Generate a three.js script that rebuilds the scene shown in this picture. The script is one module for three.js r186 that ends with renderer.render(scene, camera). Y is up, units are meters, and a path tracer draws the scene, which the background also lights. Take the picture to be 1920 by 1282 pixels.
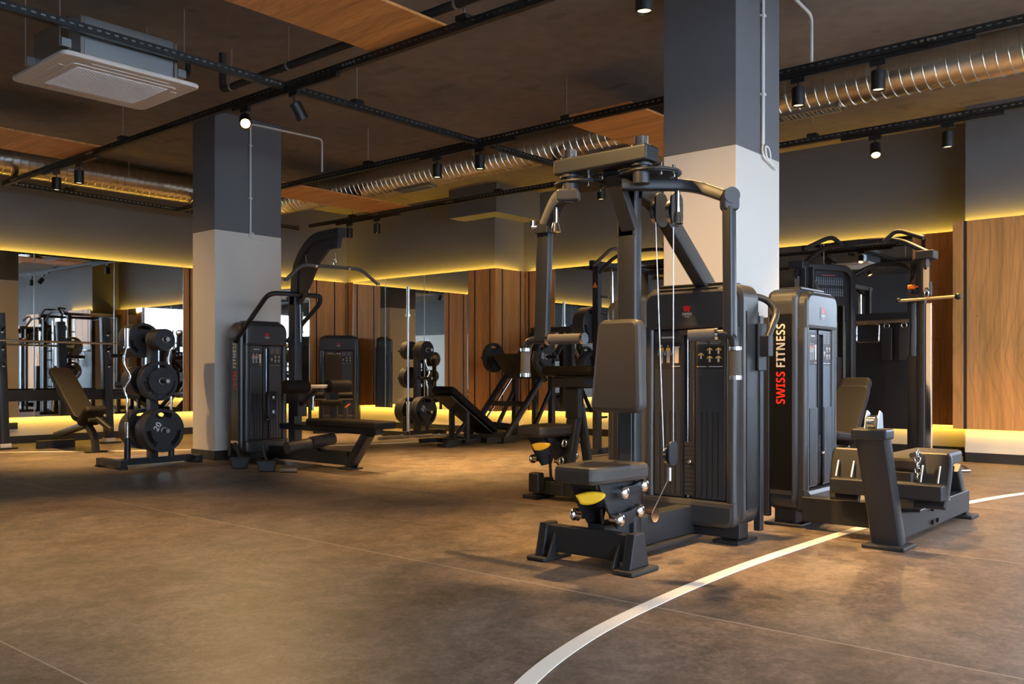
import * as THREE from 'three';
import { RoundedBoxGeometry } from 'three/addons/geometries/RoundedBoxGeometry.js';
import { mergeGeometries, toCreasedNormals } from 'three/addons/utils/BufferGeometryUtils.js';
import { RectAreaLightUniformsLib } from 'three/addons/lights/RectAreaLightUniformsLib.js';
import { FontLoader } from 'three/addons/loaders/FontLoader.js';
import { TextGeometry } from 'three/addons/geometries/TextGeometry.js';

// ------------------------------------------------------------------ camera, sky, exposure
const scene = new THREE.Scene();
const renderer = new THREE.WebGLRenderer({ antialias: true });
renderer.toneMapping = THREE.LinearToneMapping;
renderer.toneMappingExposure = 1.1;
renderer.shadowMap.enabled = true;
RectAreaLightUniformsLib.init();
const FPX = 1700, HORIZON = 698, EYE = 0.97, YAW = Math.atan(1980 / FPX);
const camera = new THREE.PerspectiveCamera(2 * Math.atan(641 / FPX) * 180 / Math.PI, 1920 / 1282, 0.05, 200);
camera.position.set(0, EYE, 0);
camera.lookAt(Math.sin(YAW), EYE, -Math.cos(YAW));
camera.setViewOffset(1920, 1282, 0, 641 - HORIZON, 1920, 1282);
camera.updateProjectionMatrix();
scene.background = new THREE.Color().setRGB(11.2, 13.0, 15.6);
const SPOT_CD = 42, SPOT_COL = new THREE.Color().setRGB(1, 0.6, 0.22);
const LED_NITS = 100, LED_COL = new THREE.Color().setRGB(1, 0.57, 0.06);

// ------------------------------------------------------------------ helpers
let seed = 7;
const rnd = () => { seed = (seed * 1664525 + 1013904223) >>> 0; return seed / 4294967296; };
const V = (x, y, z) => new THREE.Vector3(x, y, z);
const UP = V(0, 1, 0);
const taken = {};
function numbered(n) { if (!(n in taken)) { taken[n] = 0; return n; } taken[n]++; return n + '_' + String(taken[n]).padStart(3, '0'); }
const bases = new Map();
function tag(o, label, category, group, kind) {
  o.userData.label = label; o.userData.category = category;
  if (group) o.userData.group = group; if (kind) o.userData.kind = kind;
  return o;
}
function thing(name, label, category, pos = [0, 0, 0], turn = 0, group) {     // parts of an unturned thing are given in room coordinates
  const g = new THREE.Group(); g.name = numbered(name); g.position.set(...pos); g.rotation.y = turn; scene.add(g);
  bases.set(g, turn === 0 ? pos : null);
  return tag(g, label, category, group);
}
function baseOf(o) { while (o) { if (bases.has(o)) return bases.get(o); o = o.parent; } return null; }
function clean(g, keepUV) {
  if (g.index) g = g.toNonIndexed();
  for (const k of Object.keys(g.attributes)) if (!(k === 'position' || k === 'normal' || (keepUV && k === 'uv'))) g.deleteAttribute(k);
  g.morphAttributes = {};
  return g;
}
function merge(list, keepUV) { list = (Array.isArray(list) ? list : [list]).flat(9).map(g => clean(g, keepUV)); return list.length > 1 ? mergeGeometries(list) : list[0]; }
function shade(m) { m.castShadow = true; m.receiveShadow = true; return m; }
function part(name, geos, mat, parent, label) {
  const g = merge(geos, !!(mat.map || mat.bumpMap));
  const b = baseOf(parent); if (b) g.translate(-b[0], -b[1], -b[2]);
  const m = shade(new THREE.Mesh(g, mat)); m.name = name; if (label) m.userData.label = label;
  parent.add(m); return m;
}
const many = (name, geos, mat, parent) => geos.map(g => part(name, g, mat, parent));
function single(name, geos, mat, label, category, group, kind) {
  const m = shade(new THREE.Mesh(merge(geos, !!(mat.map || mat.bumpMap)), mat)); m.name = numbered(name); scene.add(m);
  bases.set(m, [0, 0, 0]);
  return tag(m, label, category, group, kind);
}
function struct(name, geos, mat, label, category) { return single(name, geos, mat, label, category || 'structure', null, 'structure'); }
// shapes, all returned in place
function bx(x0, x1, y0, y1, z0, z1, r = 0) {
  const w = Math.abs(x1 - x0), h = Math.abs(y1 - y0), d = Math.abs(z1 - z0);
  const g = r ? new RoundedBoxGeometry(w, h, d, 2, Math.min(r, w * .49, h * .49, d * .49)) : new THREE.BoxGeometry(w, h, d);
  g.translate((x0 + x1) / 2, (y0 + y1) / 2, (z0 + z1) / 2); return g;
}
function uvMetres(g, ou = 0, ov = 0, s = 1) {
  if (g.index) g = g.toNonIndexed();
  const p = g.attributes.position, n = g.attributes.normal, a = new Float32Array(p.count * 2);
  for (let i = 0; i < p.count; i++) {
    const nx = Math.abs(n.getX(i)), ny = Math.abs(n.getY(i)), nz = Math.abs(n.getZ(i));
    let u, v; if (ny > nx && ny > nz) { u = p.getX(i); v = p.getZ(i); } else if (nx > nz) { u = p.getZ(i); v = p.getY(i); } else { u = p.getX(i); v = p.getY(i); }
    a[2 * i] = u * s + ou; a[2 * i + 1] = v * s + ov;
  }
  g.setAttribute('uv', new THREE.BufferAttribute(a, 2)); return g;
}
function rod(p, q, r, r2, seg = 16) {
  const d = q.clone().sub(p), g = new THREE.CylinderGeometry(r2 ?? r, r, d.length(), seg);
  g.applyQuaternion(new THREE.Quaternion().setFromUnitVectors(UP, d.clone().normalize()));
  const c = p.clone().add(q).multiplyScalar(.5); g.translate(c.x, c.y, c.z); return g;
}
function fillet(pts, r, n = 6) {
  const out = [pts[0].clone()];
  for (let i = 1; i < pts.length - 1; i++) {
    const a = pts[i - 1], b = pts[i], c = pts[i + 1], la = a.distanceTo(b), lc = c.distanceTo(b), k = Math.min(r, la * .48, lc * .48);
    const s = b.clone().lerp(a, k / la), e = b.clone().lerp(c, k / lc);
    for (let j = 0; j <= n; j++) { const t = j / n; out.push(s.clone().multiplyScalar((1 - t) * (1 - t)).add(b.clone().multiplyScalar(2 * t * (1 - t))).add(e.clone().multiplyScalar(t * t))); }
  }
  out.push(pts[pts.length - 1].clone()); return out;
}
function sweep(pts, prof, n0, crease = .7) {                                   // prof: closed [a, b] list, a along n0, b along tangent x n0
  const N = pts.length, T = pts.map((p, i) => pts[Math.min(i + 1, N - 1)].clone().sub(pts[Math.max(i - 1, 0)]).normalize());
  let n = n0 ? n0.clone() : (Math.abs(T[0].y) < .9 ? UP.clone() : V(1, 0, 0));
  const rings = [];
  for (let i = 0; i < N; i++) {
    n.sub(T[i].clone().multiplyScalar(n.dot(T[i]))).normalize();
    const s = T[i].clone().cross(n);
    let k = 1; if (i > 0 && i < N - 1) { const c = pts[i].clone().sub(pts[i - 1]).normalize().dot(T[i]); k = 1 / Math.max(.5, c); }
    rings.push(prof.map(([a, b]) => pts[i].clone().add(n.clone().multiplyScalar(a)).add(s.clone().multiplyScalar(b * k))));
  }
  const M = prof.length, pos = [], tri = (a, b, c) => pos.push(a.x, a.y, a.z, b.x, b.y, b.z, c.x, c.y, c.z);
  for (let i = 0; i < N - 1; i++) for (let j = 0; j < M; j++) {
    const a = rings[i][j], b = rings[i][(j + 1) % M], c = rings[i + 1][(j + 1) % M], d = rings[i + 1][j];
    tri(a, b, c); tri(a, c, d);
  }
  for (const [ri, flip] of [[0, true], [N - 1, false]]) {
    const R = rings[ri], c = pts[ri];
    for (let j = 0; j < M; j++) { const a = R[j], b = R[(j + 1) % M]; flip ? tri(c, b, a) : tri(c, a, b); }
  }
  const g = new THREE.BufferGeometry(); g.setAttribute('position', new THREE.Float32BufferAttribute(pos, 3));
  // orient outward
  const e1 = rings[0][1].clone().sub(rings[0][0]), e2 = rings[Math.min(1, N - 1)][1].clone().sub(rings[0][0]);
  if (e1.cross(e2).dot(rings[0][0].clone().add(rings[0][1]).multiplyScalar(.5).sub(pts[0])) < 0) for (let i = 0; i < pos.length; i += 9) for (let k = 0; k < 3; k++) { const t = g.attributes.position.array; const s = t[i + 3 + k]; t[i + 3 + k] = t[i + 6 + k]; t[i + 6 + k] = s; }
  g.computeVertexNormals();
  return toCreasedNormals(g, crease);
}
function circ(r, n = 14) { return Array.from({ length: n }, (_, i) => [r * Math.cos(i / n * 2 * Math.PI), r * Math.sin(i / n * 2 * Math.PI)]); }
function rrect(w, h, r = .008, n = 3) {                                         // a extent w, b extent h
  const o = []; r = Math.min(r, w * .49, h * .49);
  for (const [cx, cy, a0] of [[w / 2 - r, h / 2 - r, 0], [-w / 2 + r, h / 2 - r, 90], [-w / 2 + r, -h / 2 + r, 180], [w / 2 - r, -h / 2 + r, 270]])
    for (let i = 0; i <= n; i++) { const a = (a0 + 90 * i / n) * Math.PI / 180; o.push([cx + r * Math.cos(a), cy + r * Math.sin(a)]); }
  return o;
}
const pipe = (pts, r, f = .08, seg = 14) => sweep(f ? fillet(pts, f) : pts, circ(r, seg), null, 1.2);
const bar = (p, q, w, h, n0, r = .008) => sweep([p, q], rrect(w, h, r), n0 || (Math.abs(q.clone().sub(p).normalize().y) > .9 ? V(1, 0, 0) : UP), .6);
const bent = (pts, w, h, n0, f = .08, r = .008) => sweep(fillet(pts, f), rrect(w, h, r), n0, .6);
function shapeRR(w, h, r) { const s = new THREE.Shape(); s.moveTo(-w / 2 + r, -h / 2); s.lineTo(w / 2 - r, -h / 2); s.quadraticCurveTo(w / 2, -h / 2, w / 2, -h / 2 + r); s.lineTo(w / 2, h / 2 - r); s.quadraticCurveTo(w / 2, h / 2, w / 2 - r, h / 2); s.lineTo(-w / 2 + r, h / 2); s.quadraticCurveTo(-w / 2, h / 2, -w / 2, h / 2 - r); s.lineTo(-w / 2, -h / 2 + r); s.quadraticCurveTo(-w / 2, -h / 2, -w / 2 + r, -h / 2); return s; }
function poly(pts) { const s = new THREE.Shape(); pts.forEach(([x, y], i) => i ? s.lineTo(x, y) : s.moveTo(x, y)); s.closePath(); return s; }
function extr(shape, depth, bevel = .006, seg = 10) { const g = new THREE.ExtrudeGeometry(shape, { depth: Math.max(.001, depth - 2 * bevel), bevelEnabled: bevel > 0, bevelSize: bevel, bevelThickness: bevel, bevelOffset: -bevel, bevelSegments: 2, curveSegments: seg }); g.translate(0, 0, -depth / 2 + bevel); return g; }  // centred on z
// put a shape modelled in xy (thickness z) on a frame: origin o, x axis ex, y axis ey
function place(g, o, ex, ey) { const x = ex.clone().normalize(), z = x.clone().cross(ey).normalize(), y = z.clone().cross(x); g.applyMatrix4(new THREE.Matrix4().makeBasis(x, y, z).setPosition(o)); return g; }
const pad = (o, ex, ey, w, h, t, r = .03, b = .018) => place(extr(shapeRR(w, h, r), t, b), o, ex, ey);
const ball = (c, r, n = 14) => { const g = new THREE.SphereGeometry(r, n, n - 4); g.translate(c.x, c.y, c.z); return g; };
const X = V(1, 0, 0), Y = V(0, 1, 0), Z = V(0, 0, 1), NX = V(-1, 0, 0), NZ = V(0, 0, -1);

// ------------------------------------------------------------------ textures and materials
function hash(x, y, s) { let h = Math.imul(x | 0, 374761393) ^ Math.imul(y | 0, 668265263) ^ Math.imul(s, 2246822519); h = Math.imul(h ^ (h >>> 13), 1274126177); return ((h ^ (h >>> 16)) >>> 0) / 4294967296; }
function vnoise(x, y, px, py, s) {                                               // periodic value noise
  const xi = Math.floor(x), yi = Math.floor(y), fx = x - xi, fy = y - yi, u = fx * fx * (3 - 2 * fx), v = fy * fy * (3 - 2 * fy);
  const m = (a, p) => ((a % p) + p) % p, h = (a, b) => hash(m(a, px), m(b, py), s);
  return (h(xi, yi) * (1 - u) + h(xi + 1, yi) * u) * (1 - v) + (h(xi, yi + 1) * (1 - u) + h(xi + 1, yi + 1) * u) * v;
}
function dataTex(w, h, fn, metresU, metresV, srgb = true) {
  const d = new Uint8Array(w * h * 4);
  for (let j = 0; j < h; j++) for (let i = 0; i < w; i++) { const c = fn(i / w, j / h), k = 4 * (j * w + i); for (let q = 0; q < 3; q++) d[k + q] = Math.max(0, Math.min(255, Array.isArray(c) ? c[q] : c)); d[k + 3] = 255; }
  const t = new THREE.DataTexture(d, w, h, THREE.RGBAFormat); t.wrapS = t.wrapT = THREE.RepeatWrapping; t.magFilter = THREE.LinearFilter; t.minFilter = THREE.LinearMipmapLinearFilter; t.generateMipmaps = true;
  if (srgb) t.colorSpace = THREE.SRGBColorSpace; t.repeat.set(1 / metresU, 1 / metresV); t.needsUpdate = true; return t;
}
const oak = (base, amp) => dataTex(512, 1024, (u, v) => {
  const warp = vnoise(u * 4, v * 3, 4, 3, 1) * .08 + vnoise(u * 8, v * 9, 8, 9, 6) * .02;
  const a = vnoise((u + warp) * 14, v * 2, 14, 2, 2), b = vnoise((u + warp * .4) * 70, v * 6, 70, 6, 3), c = vnoise(u * 220, v * 14, 220, 14, 4);
  let k = .9 + .12 * a + .09 * (b - .5) + .12 * (c - .5) * amp; const cat = Math.abs(((u + warp * 2.2) * 9 + Math.pow(v * 2 - 1, 2) * 1.6) % 1 - .5); k -= .07 * Math.max(0, .16 - cat) / .16;
  const kx = u - .37, ky = (v - .6) * 3, kd = Math.hypot(kx, ky); if (kd < .02) k *= .72 + kd * 12;
  const kx2 = u - .81, ky2 = (v - .22) * 3, kd2 = Math.hypot(kx2, ky2); if (kd2 < .015) k *= .7 + kd2 * 18;
  return [base[0] * k, base[1] * k, base[2] * k * (.96 + .08 * a)];
}, 1.0, 2.0);
const oakTex = oak([220, 154, 86], 1);
const floorTex = dataTex(2048, 2048, (u, v) => {
  const wx = u + .02 * vnoise(u * 12, v * 12, 12, 12, 18), wy = v + .02 * vnoise(u * 13, v * 11, 13, 11, 19);
  let k = .16 * vnoise(wx * 6, wy * 6, 6, 6, 11) + .2 * vnoise(wx * 22, wy * 24, 22, 24, 12) + .2 * vnoise(wx * 64, wy * 58, 64, 58, 13) + .22 * vnoise(wx * 170, wy * 190, 170, 190, 14) + .22 * vnoise(u * 520, v * 480, 520, 480, 15);
  const w = vnoise(u * 9, v * 7, 9, 7, 16), st = vnoise(u * 70, v * 300, 70, 300, 17), st2 = vnoise(u * 300, v * 60, 300, 60, 20);
  const f = .42 + 1.12 * k + (st > .9 ? .06 : 0) - (st < .07 ? .06 : 0) + (st2 > .93 ? .05 : 0);
  return [98 * f + 6 * w, 88 * f, 80 * f - 5 * w];
}, 3.9, 3.9);
const floorBump = dataTex(512, 512, (u, v) => 128 + 70 * (vnoise(u * 90, v * 90, 90, 90, 31) - .5) + 50 * (vnoise(u * 220, v * 220, 220, 220, 32) - .5), 1.2, 1.2, false);
const ceilTex = dataTex(512, 512, (u, v) => { const k = .9 + .12 * vnoise(u * 6, v * 6, 6, 6, 41) + .1 * (vnoise(u * 40, v * 40, 40, 40, 42) - .5) + (vnoise(u * 22, v * 15, 22, 15, 44) > .9 ? -.1 : 0); return [126 * k, 116 * k, 105 * k]; }, 4, 4);
const leatherBump = dataTex(256, 256, (u, v) => 128 + 110 * (vnoise(u * 60, v * 60, 60, 60, 51) - .5) + 60 * (vnoise(u * 120, v * 120, 120, 120, 52) - .5), .2, .2, false);
const std = (r, g, b, rough, metal = 0, extra = {}) => new THREE.MeshStandardMaterial({ color: new THREE.Color().setRGB(r, g, b), roughness: rough, metalness: metal, ...extra });
const M = {
  paintDark: std(.125, .127, .135, .75), cream: std(.62, .585, .53, .7), skirting: std(.02, .02, .021, .5),
  ceil: std(1, 1, 1, .9, 0, { map: ceilTex }), floor: std(1, 1, 1, .5, 0, { map: floorTex, bumpMap: floorBump, bumpScale: .0012 }), weld: std(.33, .28, .24, .5),
  line: std(.78, .76, .7, .55), oak: std(1, 1, 1, .5, 0, { map: oakTex }), groove: std(.03, .03, .034, .6),
  mirror: std(.86, .88, .86, .015, 1), mirrorEdge: std(.75, .8, .78, .25, .6),
  frame: std(.03, .032, .036, .4, .45), frameMatt: std(.017, .018, .02, .5, .2), shroud: std(.06, .06, .062, .36, .5), shroudDark: std(.018, .018, .02, .35, .2),
  black: std(.008, .008, .009, .45), plastic: std(.016, .016, .018, .4), rubber: std(.014, .014, .015, .7), plate: std(.022, .023, .025, .55),
  pad: new THREE.MeshPhysicalMaterial({ color: new THREE.Color().setRGB(.034, .03, .027), roughness: .5, bumpMap: leatherBump, bumpScale: .0008 }),
  padSmooth: new THREE.MeshPhysicalMaterial({ color: new THREE.Color().setRGB(.014, .0125, .0115), roughness: .55, specularIntensity: .2 }), stitch: std(.28, .1, .07, .8),
  chrome: std(.82, .82, .83, .1, 1), steel: std(.6, .59, .57, .28, 1), galv: std(.52, .55, .57, .32, 1), duct: std(.68, .63, .54, .27, 1),
  grip: std(.075, .066, .06, .75), yellow: std(.85, .5, .02, .4), orange: std(.9, .2, .02, .4), white: std(.75, .74, .7, .5), acWhite: std(.68, .61, .54, .5),
  grille: std(.9, .9, .9, .5), conduit: std(.62, .62, .61, .5), strut: std(.02, .02, .02, .5, .3), bolt: std(.6, .6, .6, .35, 1), red: std(.7, .02, .02, .5),
  pipeBlack: std(.022, .021, .02, .6), concrete: std(.5, .48, .45, .85), fence: std(.32, .42, .5, .7), leaf: std(.14, .24, .05, .7), trunk: std(.3, .2, .12, .9),
  glass: new THREE.MeshPhysicalMaterial({ color: 0xffffff, roughness: 0, transmission: 1, thickness: 0, ior: 1.5 }),
};
const font = await new FontLoader().loadAsync('fonts/droid/droid_sans_bold.typeface.json');
function text(str, size, depth = .002) { const g = new TextGeometry(str, { font, size, depth, curveSegments: 4 }); g.computeBoundingBox(); const b = g.boundingBox; g.translate(-(b.min.x + b.max.x) / 2, -(b.min.y + b.max.y) / 2, 0); return g; }
function canvasTex(w, h, draw) { const c = document.createElement('canvas'); c.width = w; c.height = h; draw(c.getContext('2d'), w, h); const t = new THREE.CanvasTexture(c); t.colorSpace = THREE.SRGBColorSpace; return t; }
function figure(x, cx, cy, s, body, chest) {
  x.fillStyle = body; x.beginPath(); x.arc(cx, cy - s * .44, s * .06, 0, 7); x.fill();
  x.fillRect(cx - s * .09, cy - s * .36, s * .18, s * .36); x.fillRect(cx - s * .09, cy, s * .075, s * .44); x.fillRect(cx + s * .015, cy, s * .075, s * .44);
  x.lineWidth = s * .05; x.strokeStyle = body; x.beginPath(); x.moveTo(cx - s * .1, cy - s * .32); x.lineTo(cx - s * .19, cy + s * .04); x.moveTo(cx + s * .1, cy - s * .32); x.lineTo(cx + s * .19, cy + s * .04); x.stroke();
  if (chest) { x.fillStyle = chest; x.fillRect(cx - s * .11, cy - s * .36, s * .22, s * .17); }
}
function placardL(accent) {
  return canvasTex(256, 300, (x, w, h) => {
    x.fillStyle = '#3a3632'; x.fillRect(0, 0, w, h); x.fillStyle = '#24211f'; x.fillRect(0, 76, w, h - 76);
    x.fillStyle = '#d8d2c8'; for (let i = 0; i < 9; i++) x.fillRect(66 + i * 14, 28, 10, 14);
    figure(x, 62, 178, 170, '#a9a29a', accent); figure(x, 128, 178, 160, '#a9a29a', accent);
    x.strokeStyle = '#c9c0b4'; x.lineWidth = 7; x.beginPath(); x.moveTo(172, 170); x.lineTo(172, 116); x.lineTo(240, 116); x.stroke(); x.fillStyle = '#c9b9a6'; x.fillRect(190, 120, 40, 130);
    x.fillStyle = accent; x.fillRect(166, 272, 12, 10); x.fillStyle = '#bbb'; x.fillRect(184, 274, 60, 6);
  });
}
function placardR(accent) {
  return canvasTex(256, 300, (x, w, h) => {
    x.fillStyle = '#3a3632'; x.fillRect(0, 0, w, h); x.fillStyle = '#24211f'; x.fillRect(0, 112, w, h - 112);
    x.fillStyle = '#8d857b'; for (let r = 0; r < 7; r++) { x.fillRect(10, 12 + r * 13, 104 - (r * 17) % 30, 5); x.fillRect(128, 12 + r * 13, 112 - (r * 23) % 36, 5); }
    for (const [cx, cy] of [[44, 200], [124, 160], [204, 160], [124, 226], [204, 226]]) { x.strokeStyle = accent; x.lineWidth = 8; x.beginPath(); x.arc(cx, cy, 26, 3.5, 5.9); x.stroke(); x.fillStyle = '#cbb9a2'; x.fillRect(cx - 8, cy - 20, 16, 38); x.beginPath(); x.arc(cx, cy - 26, 7, 0, 7); x.fill(); }
    x.fillStyle = accent; x.fillRect(8, 276, 12, 10); x.fillStyle = '#bbb'; x.fillRect(26, 278, 70, 6); x.fillRect(116, 278, 126, 6);
  });
}
const logoTex = canvasTex(256, 200, (x, w, h) => {
  x.fillStyle = '#3b3937'; x.fillRect(0, 0, w, h); x.fillStyle = '#e01212';
  for (const ox of [0, 52]) { x.beginPath(); x.moveTo(64 + ox, 14); x.lineTo(98 + ox, 14); x.lineTo(112 + ox, 100); x.lineTo(88 + ox, 100); x.fill(); x.beginPath(); x.moveTo(112 + ox, 14); x.lineTo(140 + ox, 14); x.lineTo(114 + ox, 100); x.lineTo(98 + ox, 100); x.fill(); }
  x.fillStyle = '#cfccc6'; x.font = 'bold 56px sans-serif'; x.textAlign = 'center'; x.fillText('SWISS', 128, 154); x.font = 'bold 22px sans-serif'; x.fillText('FITNESS', 128, 184);
});
const sideTex = canvasTex(160, 1024, (x, w, h) => {
  x.fillStyle = '#141312'; x.fillRect(0, 0, w, h); x.font = 'bold 90px sans-serif'; x.textAlign = 'left';
  const full = x.measureText('SWISS FITNESS').width, k = 466 / full, sw = x.measureText('SWISS ').width;
  x.save(); x.translate(112, 518); x.rotate(-Math.PI / 2); x.scale(k, 1); x.fillStyle = '#e8301c'; x.fillText('SWISS', 0, 0); x.fillStyle = '#b9b6b0'; x.fillText('FITNESS', sw, 0); x.restore();
});
const ftTex = canvasTex(512, 256, (x, w, h) => {
  x.fillStyle = '#1a1f25'; x.fillRect(0, 0, w, h); x.fillStyle = '#a05a58'; x.fillRect(150, 16, 210, 8); x.fillStyle = '#8b98a6';
  for (let r = 0; r < 2; r++) for (let i = 0; i < 14; i++) { const cx = 26 + i * 34, cy = 78 + r * 100; x.fillRect(cx, cy - 26, 9, 40); x.fillRect(cx + 9, cy - 8, 10, 6); x.fillRect(cx - 4, cy + 14, 6, 18); x.fillRect(cx + 8, cy + 14, 6, 18); x.beginPath(); x.arc(cx + 4, cy - 34, 6, 0, 7); x.fill(); }
});
const texMat = (t, rough = .5) => std(1, 1, 1, rough, 0, { map: t });
const MP = { plL: texMat(placardL('#f0b020')), plR: texMat(placardR('#f0b020')), plLr: texMat(placardL('#c8693c')), plRr: texMat(placardR('#b9b2aa')), logo: texMat(logoTex, .4), side: texMat(sideTex, .25), ft: texMat(ftTex) };
function quad(w, h) { return new THREE.PlaneGeometry(w, h); }

// ------------------------------------------------------------------ the room
const XW = -5, ZF = 4.4, CEIL = 3.86, TOP = 2.6, BOT = .36;
const ZL = -13.05, XA = 10.56, XB = 11.27, XC = 10.58, GAP = .1;               // front planes of the mirror / timber cladding
{
  const f = struct('floor', bx(XW - .3, 11.7, -.2, -.004, -13.5, ZF + .3), M.rubber, 'brown mottled vinyl floor of the gym', 'floor');
  const xs = [-2.62, -.67, 1.28, 3.23, 5.18, 7.13, 9.08];
  let a = XW - .3;
  for (const e of [...xs, 11.7]) { part('vinyl_sheet', uvMetres(bx(a + .004, e - .004, -.004, 0, -13.5, ZF + .3), rnd() * 3, rnd() * 3), M.floor, f); if (e < 11.7) part('weld_seam', bx(e - .004, e + .004, -.004, .0004, -13.5, ZF + .3), M.weld, f); a = e; }
  struct('ceiling', uvMetres(bx(XW - .3, 11.7, CEIL, CEIL + .2, -13.5, ZF + .3)), M.ceil, 'dark painted concrete ceiling', 'ceiling');
}
function wallBoth(name, x0, x1, z0, z1, label) { const w = struct(name, bx(x0, x1, 2.5, CEIL, z0, z1), M.paintDark, label, 'wall'); part('lower_wall', bx(x0, x1, 0, 2.5, z0, z1), M.cream, w); return w; }
const wl = wallBoth('wall_left', XW - .2, XA + GAP, ZL - GAP - .2, ZL - GAP, 'left wall, dark grey above, clad with mirrors and oak boards below');
const wr = wallBoth('wall_right', XB + GAP, XB + GAP + .2, -9.41 - GAP, -2.78 + GAP, 'recessed long right wall, dark grey above, mirrors below');
const wc = wallBoth('wall_right_corner', XA + GAP, XB + GAP + .2, ZL - GAP - .2, -9.41 - GAP, 'stepped forward right wall by the far corner');
const wn = struct('wall_right_near', [bx(XC + GAP, XB + GAP + .2, 2.6, CEIL, -2.78 + GAP, ZF), bx(XC + GAP, XB + GAP + .2, 0, 2.6, -2.78 + GAP, -1.5), bx(XC + GAP, XB + GAP + .2, 0, .12, -1.5, ZF), bx(XC + GAP, XB + GAP + .2, 0, 2.6, .4, ZF)], M.paintDark, 'near right wall stepped forward with a tall window', 'wall');
part('lower_wall', [bx(XC + GAP - .004, XC + GAP, 0, 2.5, -2.78 + GAP, -1.5), bx(XC + GAP, XB + GAP, 0, 2.5, -2.78 + GAP - .004, -2.78 + GAP)], M.cream, wn);
wallBoth('wall_back', XW - .2, XW, ZL - GAP, ZF + .2, 'plain wall on the side behind the camera');
{ // step face between the corner wall and the recessed wall is the -9.41 end of wall_right_corner; near step is part of wall_right_near
  const wf = struct('wall_front', [bx(XW, XC + GAP, 3.3, CEIL, ZF, ZF + .2), bx(XW, XC + GAP, 0, .12, ZF, ZF + .2), bx(XW, -3.6, .12, 3.3, ZF, ZF + .2), bx(9.4, XC + GAP, .12, 3.3, ZF, ZF + .2)], M.paintDark, 'glazed front wall behind the camera', 'wall');
  for (let i = 0; i < 5; i++) {
    const x0 = -3.6 + i * 2.6, x1 = x0 + 2.6;
    const w = struct('window_' + (i + 2), [bx(x0, x0 + .05, .12, 3.3, ZF + .06, ZF + .14), bx(x1 - .05, x1, .12, 3.3, ZF + .06, ZF + .14), bx(x0, x1, .12, .18, ZF + .06, ZF + .14), bx(x0, x1, 3.24, 3.3, ZF + .06, ZF + .14), bx(x0, x1, 2.0, 2.06, ZF + .06, ZF + .14)], M.frameMatt, 'dark framed window in the front wall', 'window');
    part('pane', bx(x0 + .05, x1 - .05, .18, 2.0, ZF + .095, ZF + .1), M.glass, w); part('pane', bx(x0 + .05, x1 - .05, 2.06, 3.24, ZF + .095, ZF + .1), M.glass, w);
  }
  const xw = XC + GAP + .1, w = struct('window_1', [bx(xw, xw + .07, .12, 2.6, -1.5, -1.45), bx(xw, xw + .07, .12, 2.6, .35, .4), bx(xw, xw + .07, .12, .18, -1.5, .4), bx(xw, xw + .07, 2.54, 2.6, -1.5, .4), bx(xw, xw + .07, .12, 2.6, -.58, -.53)], M.frameMatt, 'tall window in the near right wall', 'window');
  part('pane', bx(xw + .03, xw + .035, .18, 2.54, -1.45, -.58), M.glass, w); part('pane', bx(xw + .03, xw + .035, .18, 2.54, -.53, .35), M.glass, w);
}
// skirting
struct('baseboard_left', bx(XW, XA + GAP, 0, .105, ZL - GAP, ZL - GAP + .015), M.skirting, 'black skirting along the left wall', 'baseboard');
struct('baseboard_right', [bx(XA + GAP - .015, XA + GAP, 0, .105, ZL - GAP, -9.41 - GAP + .015), bx(XA + GAP - .015, XB + GAP, 0, .105, -9.41 - GAP, -9.41 - GAP + .015), bx(XB + GAP - .015, XB + GAP, 0, .105, -9.41 - GAP, -2.78 + GAP), bx(XC + GAP - .015, XB + GAP, 0, .105, -2.78 + GAP - .015, -2.78 + GAP), bx(XC + GAP - .015, XC + GAP, 0, .105, -2.78 + GAP - .015, -1.5)], M.skirting, 'black skirting along the right wall', 'baseboard');
// cladding: boards with dark inlays between, and mirror panes
function boardsZ(wall, x, zs, o) { // zs: [z0, z1] boards on a plane x facing -x
  for (const [a, b] of zs) part('oak_board', uvMetres(bx(x, x + .02, BOT, TOP, a, b), rnd() * 2, rnd() * 2), M.oak, wall);
}
function boardsX(wall, z, xs, s = 1) { for (const [a, b] of xs) part('oak_board', uvMetres(bx(a, b, BOT, TOP, z - .02 * s, z), rnd() * 2, rnd() * 2), M.oak, wall); }
const inZ = (wall, x, list) => { for (const [z, w] of list) part('dark_inlay', bx(x + .004, x + .02, BOT, TOP, z - w / 2, z + w / 2), M.groove, wall); };
const inX = (wall, z, list) => { for (const [x, w] of list) part('dark_inlay', bx(x - w / 2, x + w / 2, BOT, TOP, z - .02, z - .004), M.groove, wall); };
function splitBoards(a, b, cuts, w) { const o = []; let s = a; for (const c of cuts) { o.push([s, c - w / 2]); s = c + w / 2; } o.push([s, b]); return o; }
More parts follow.
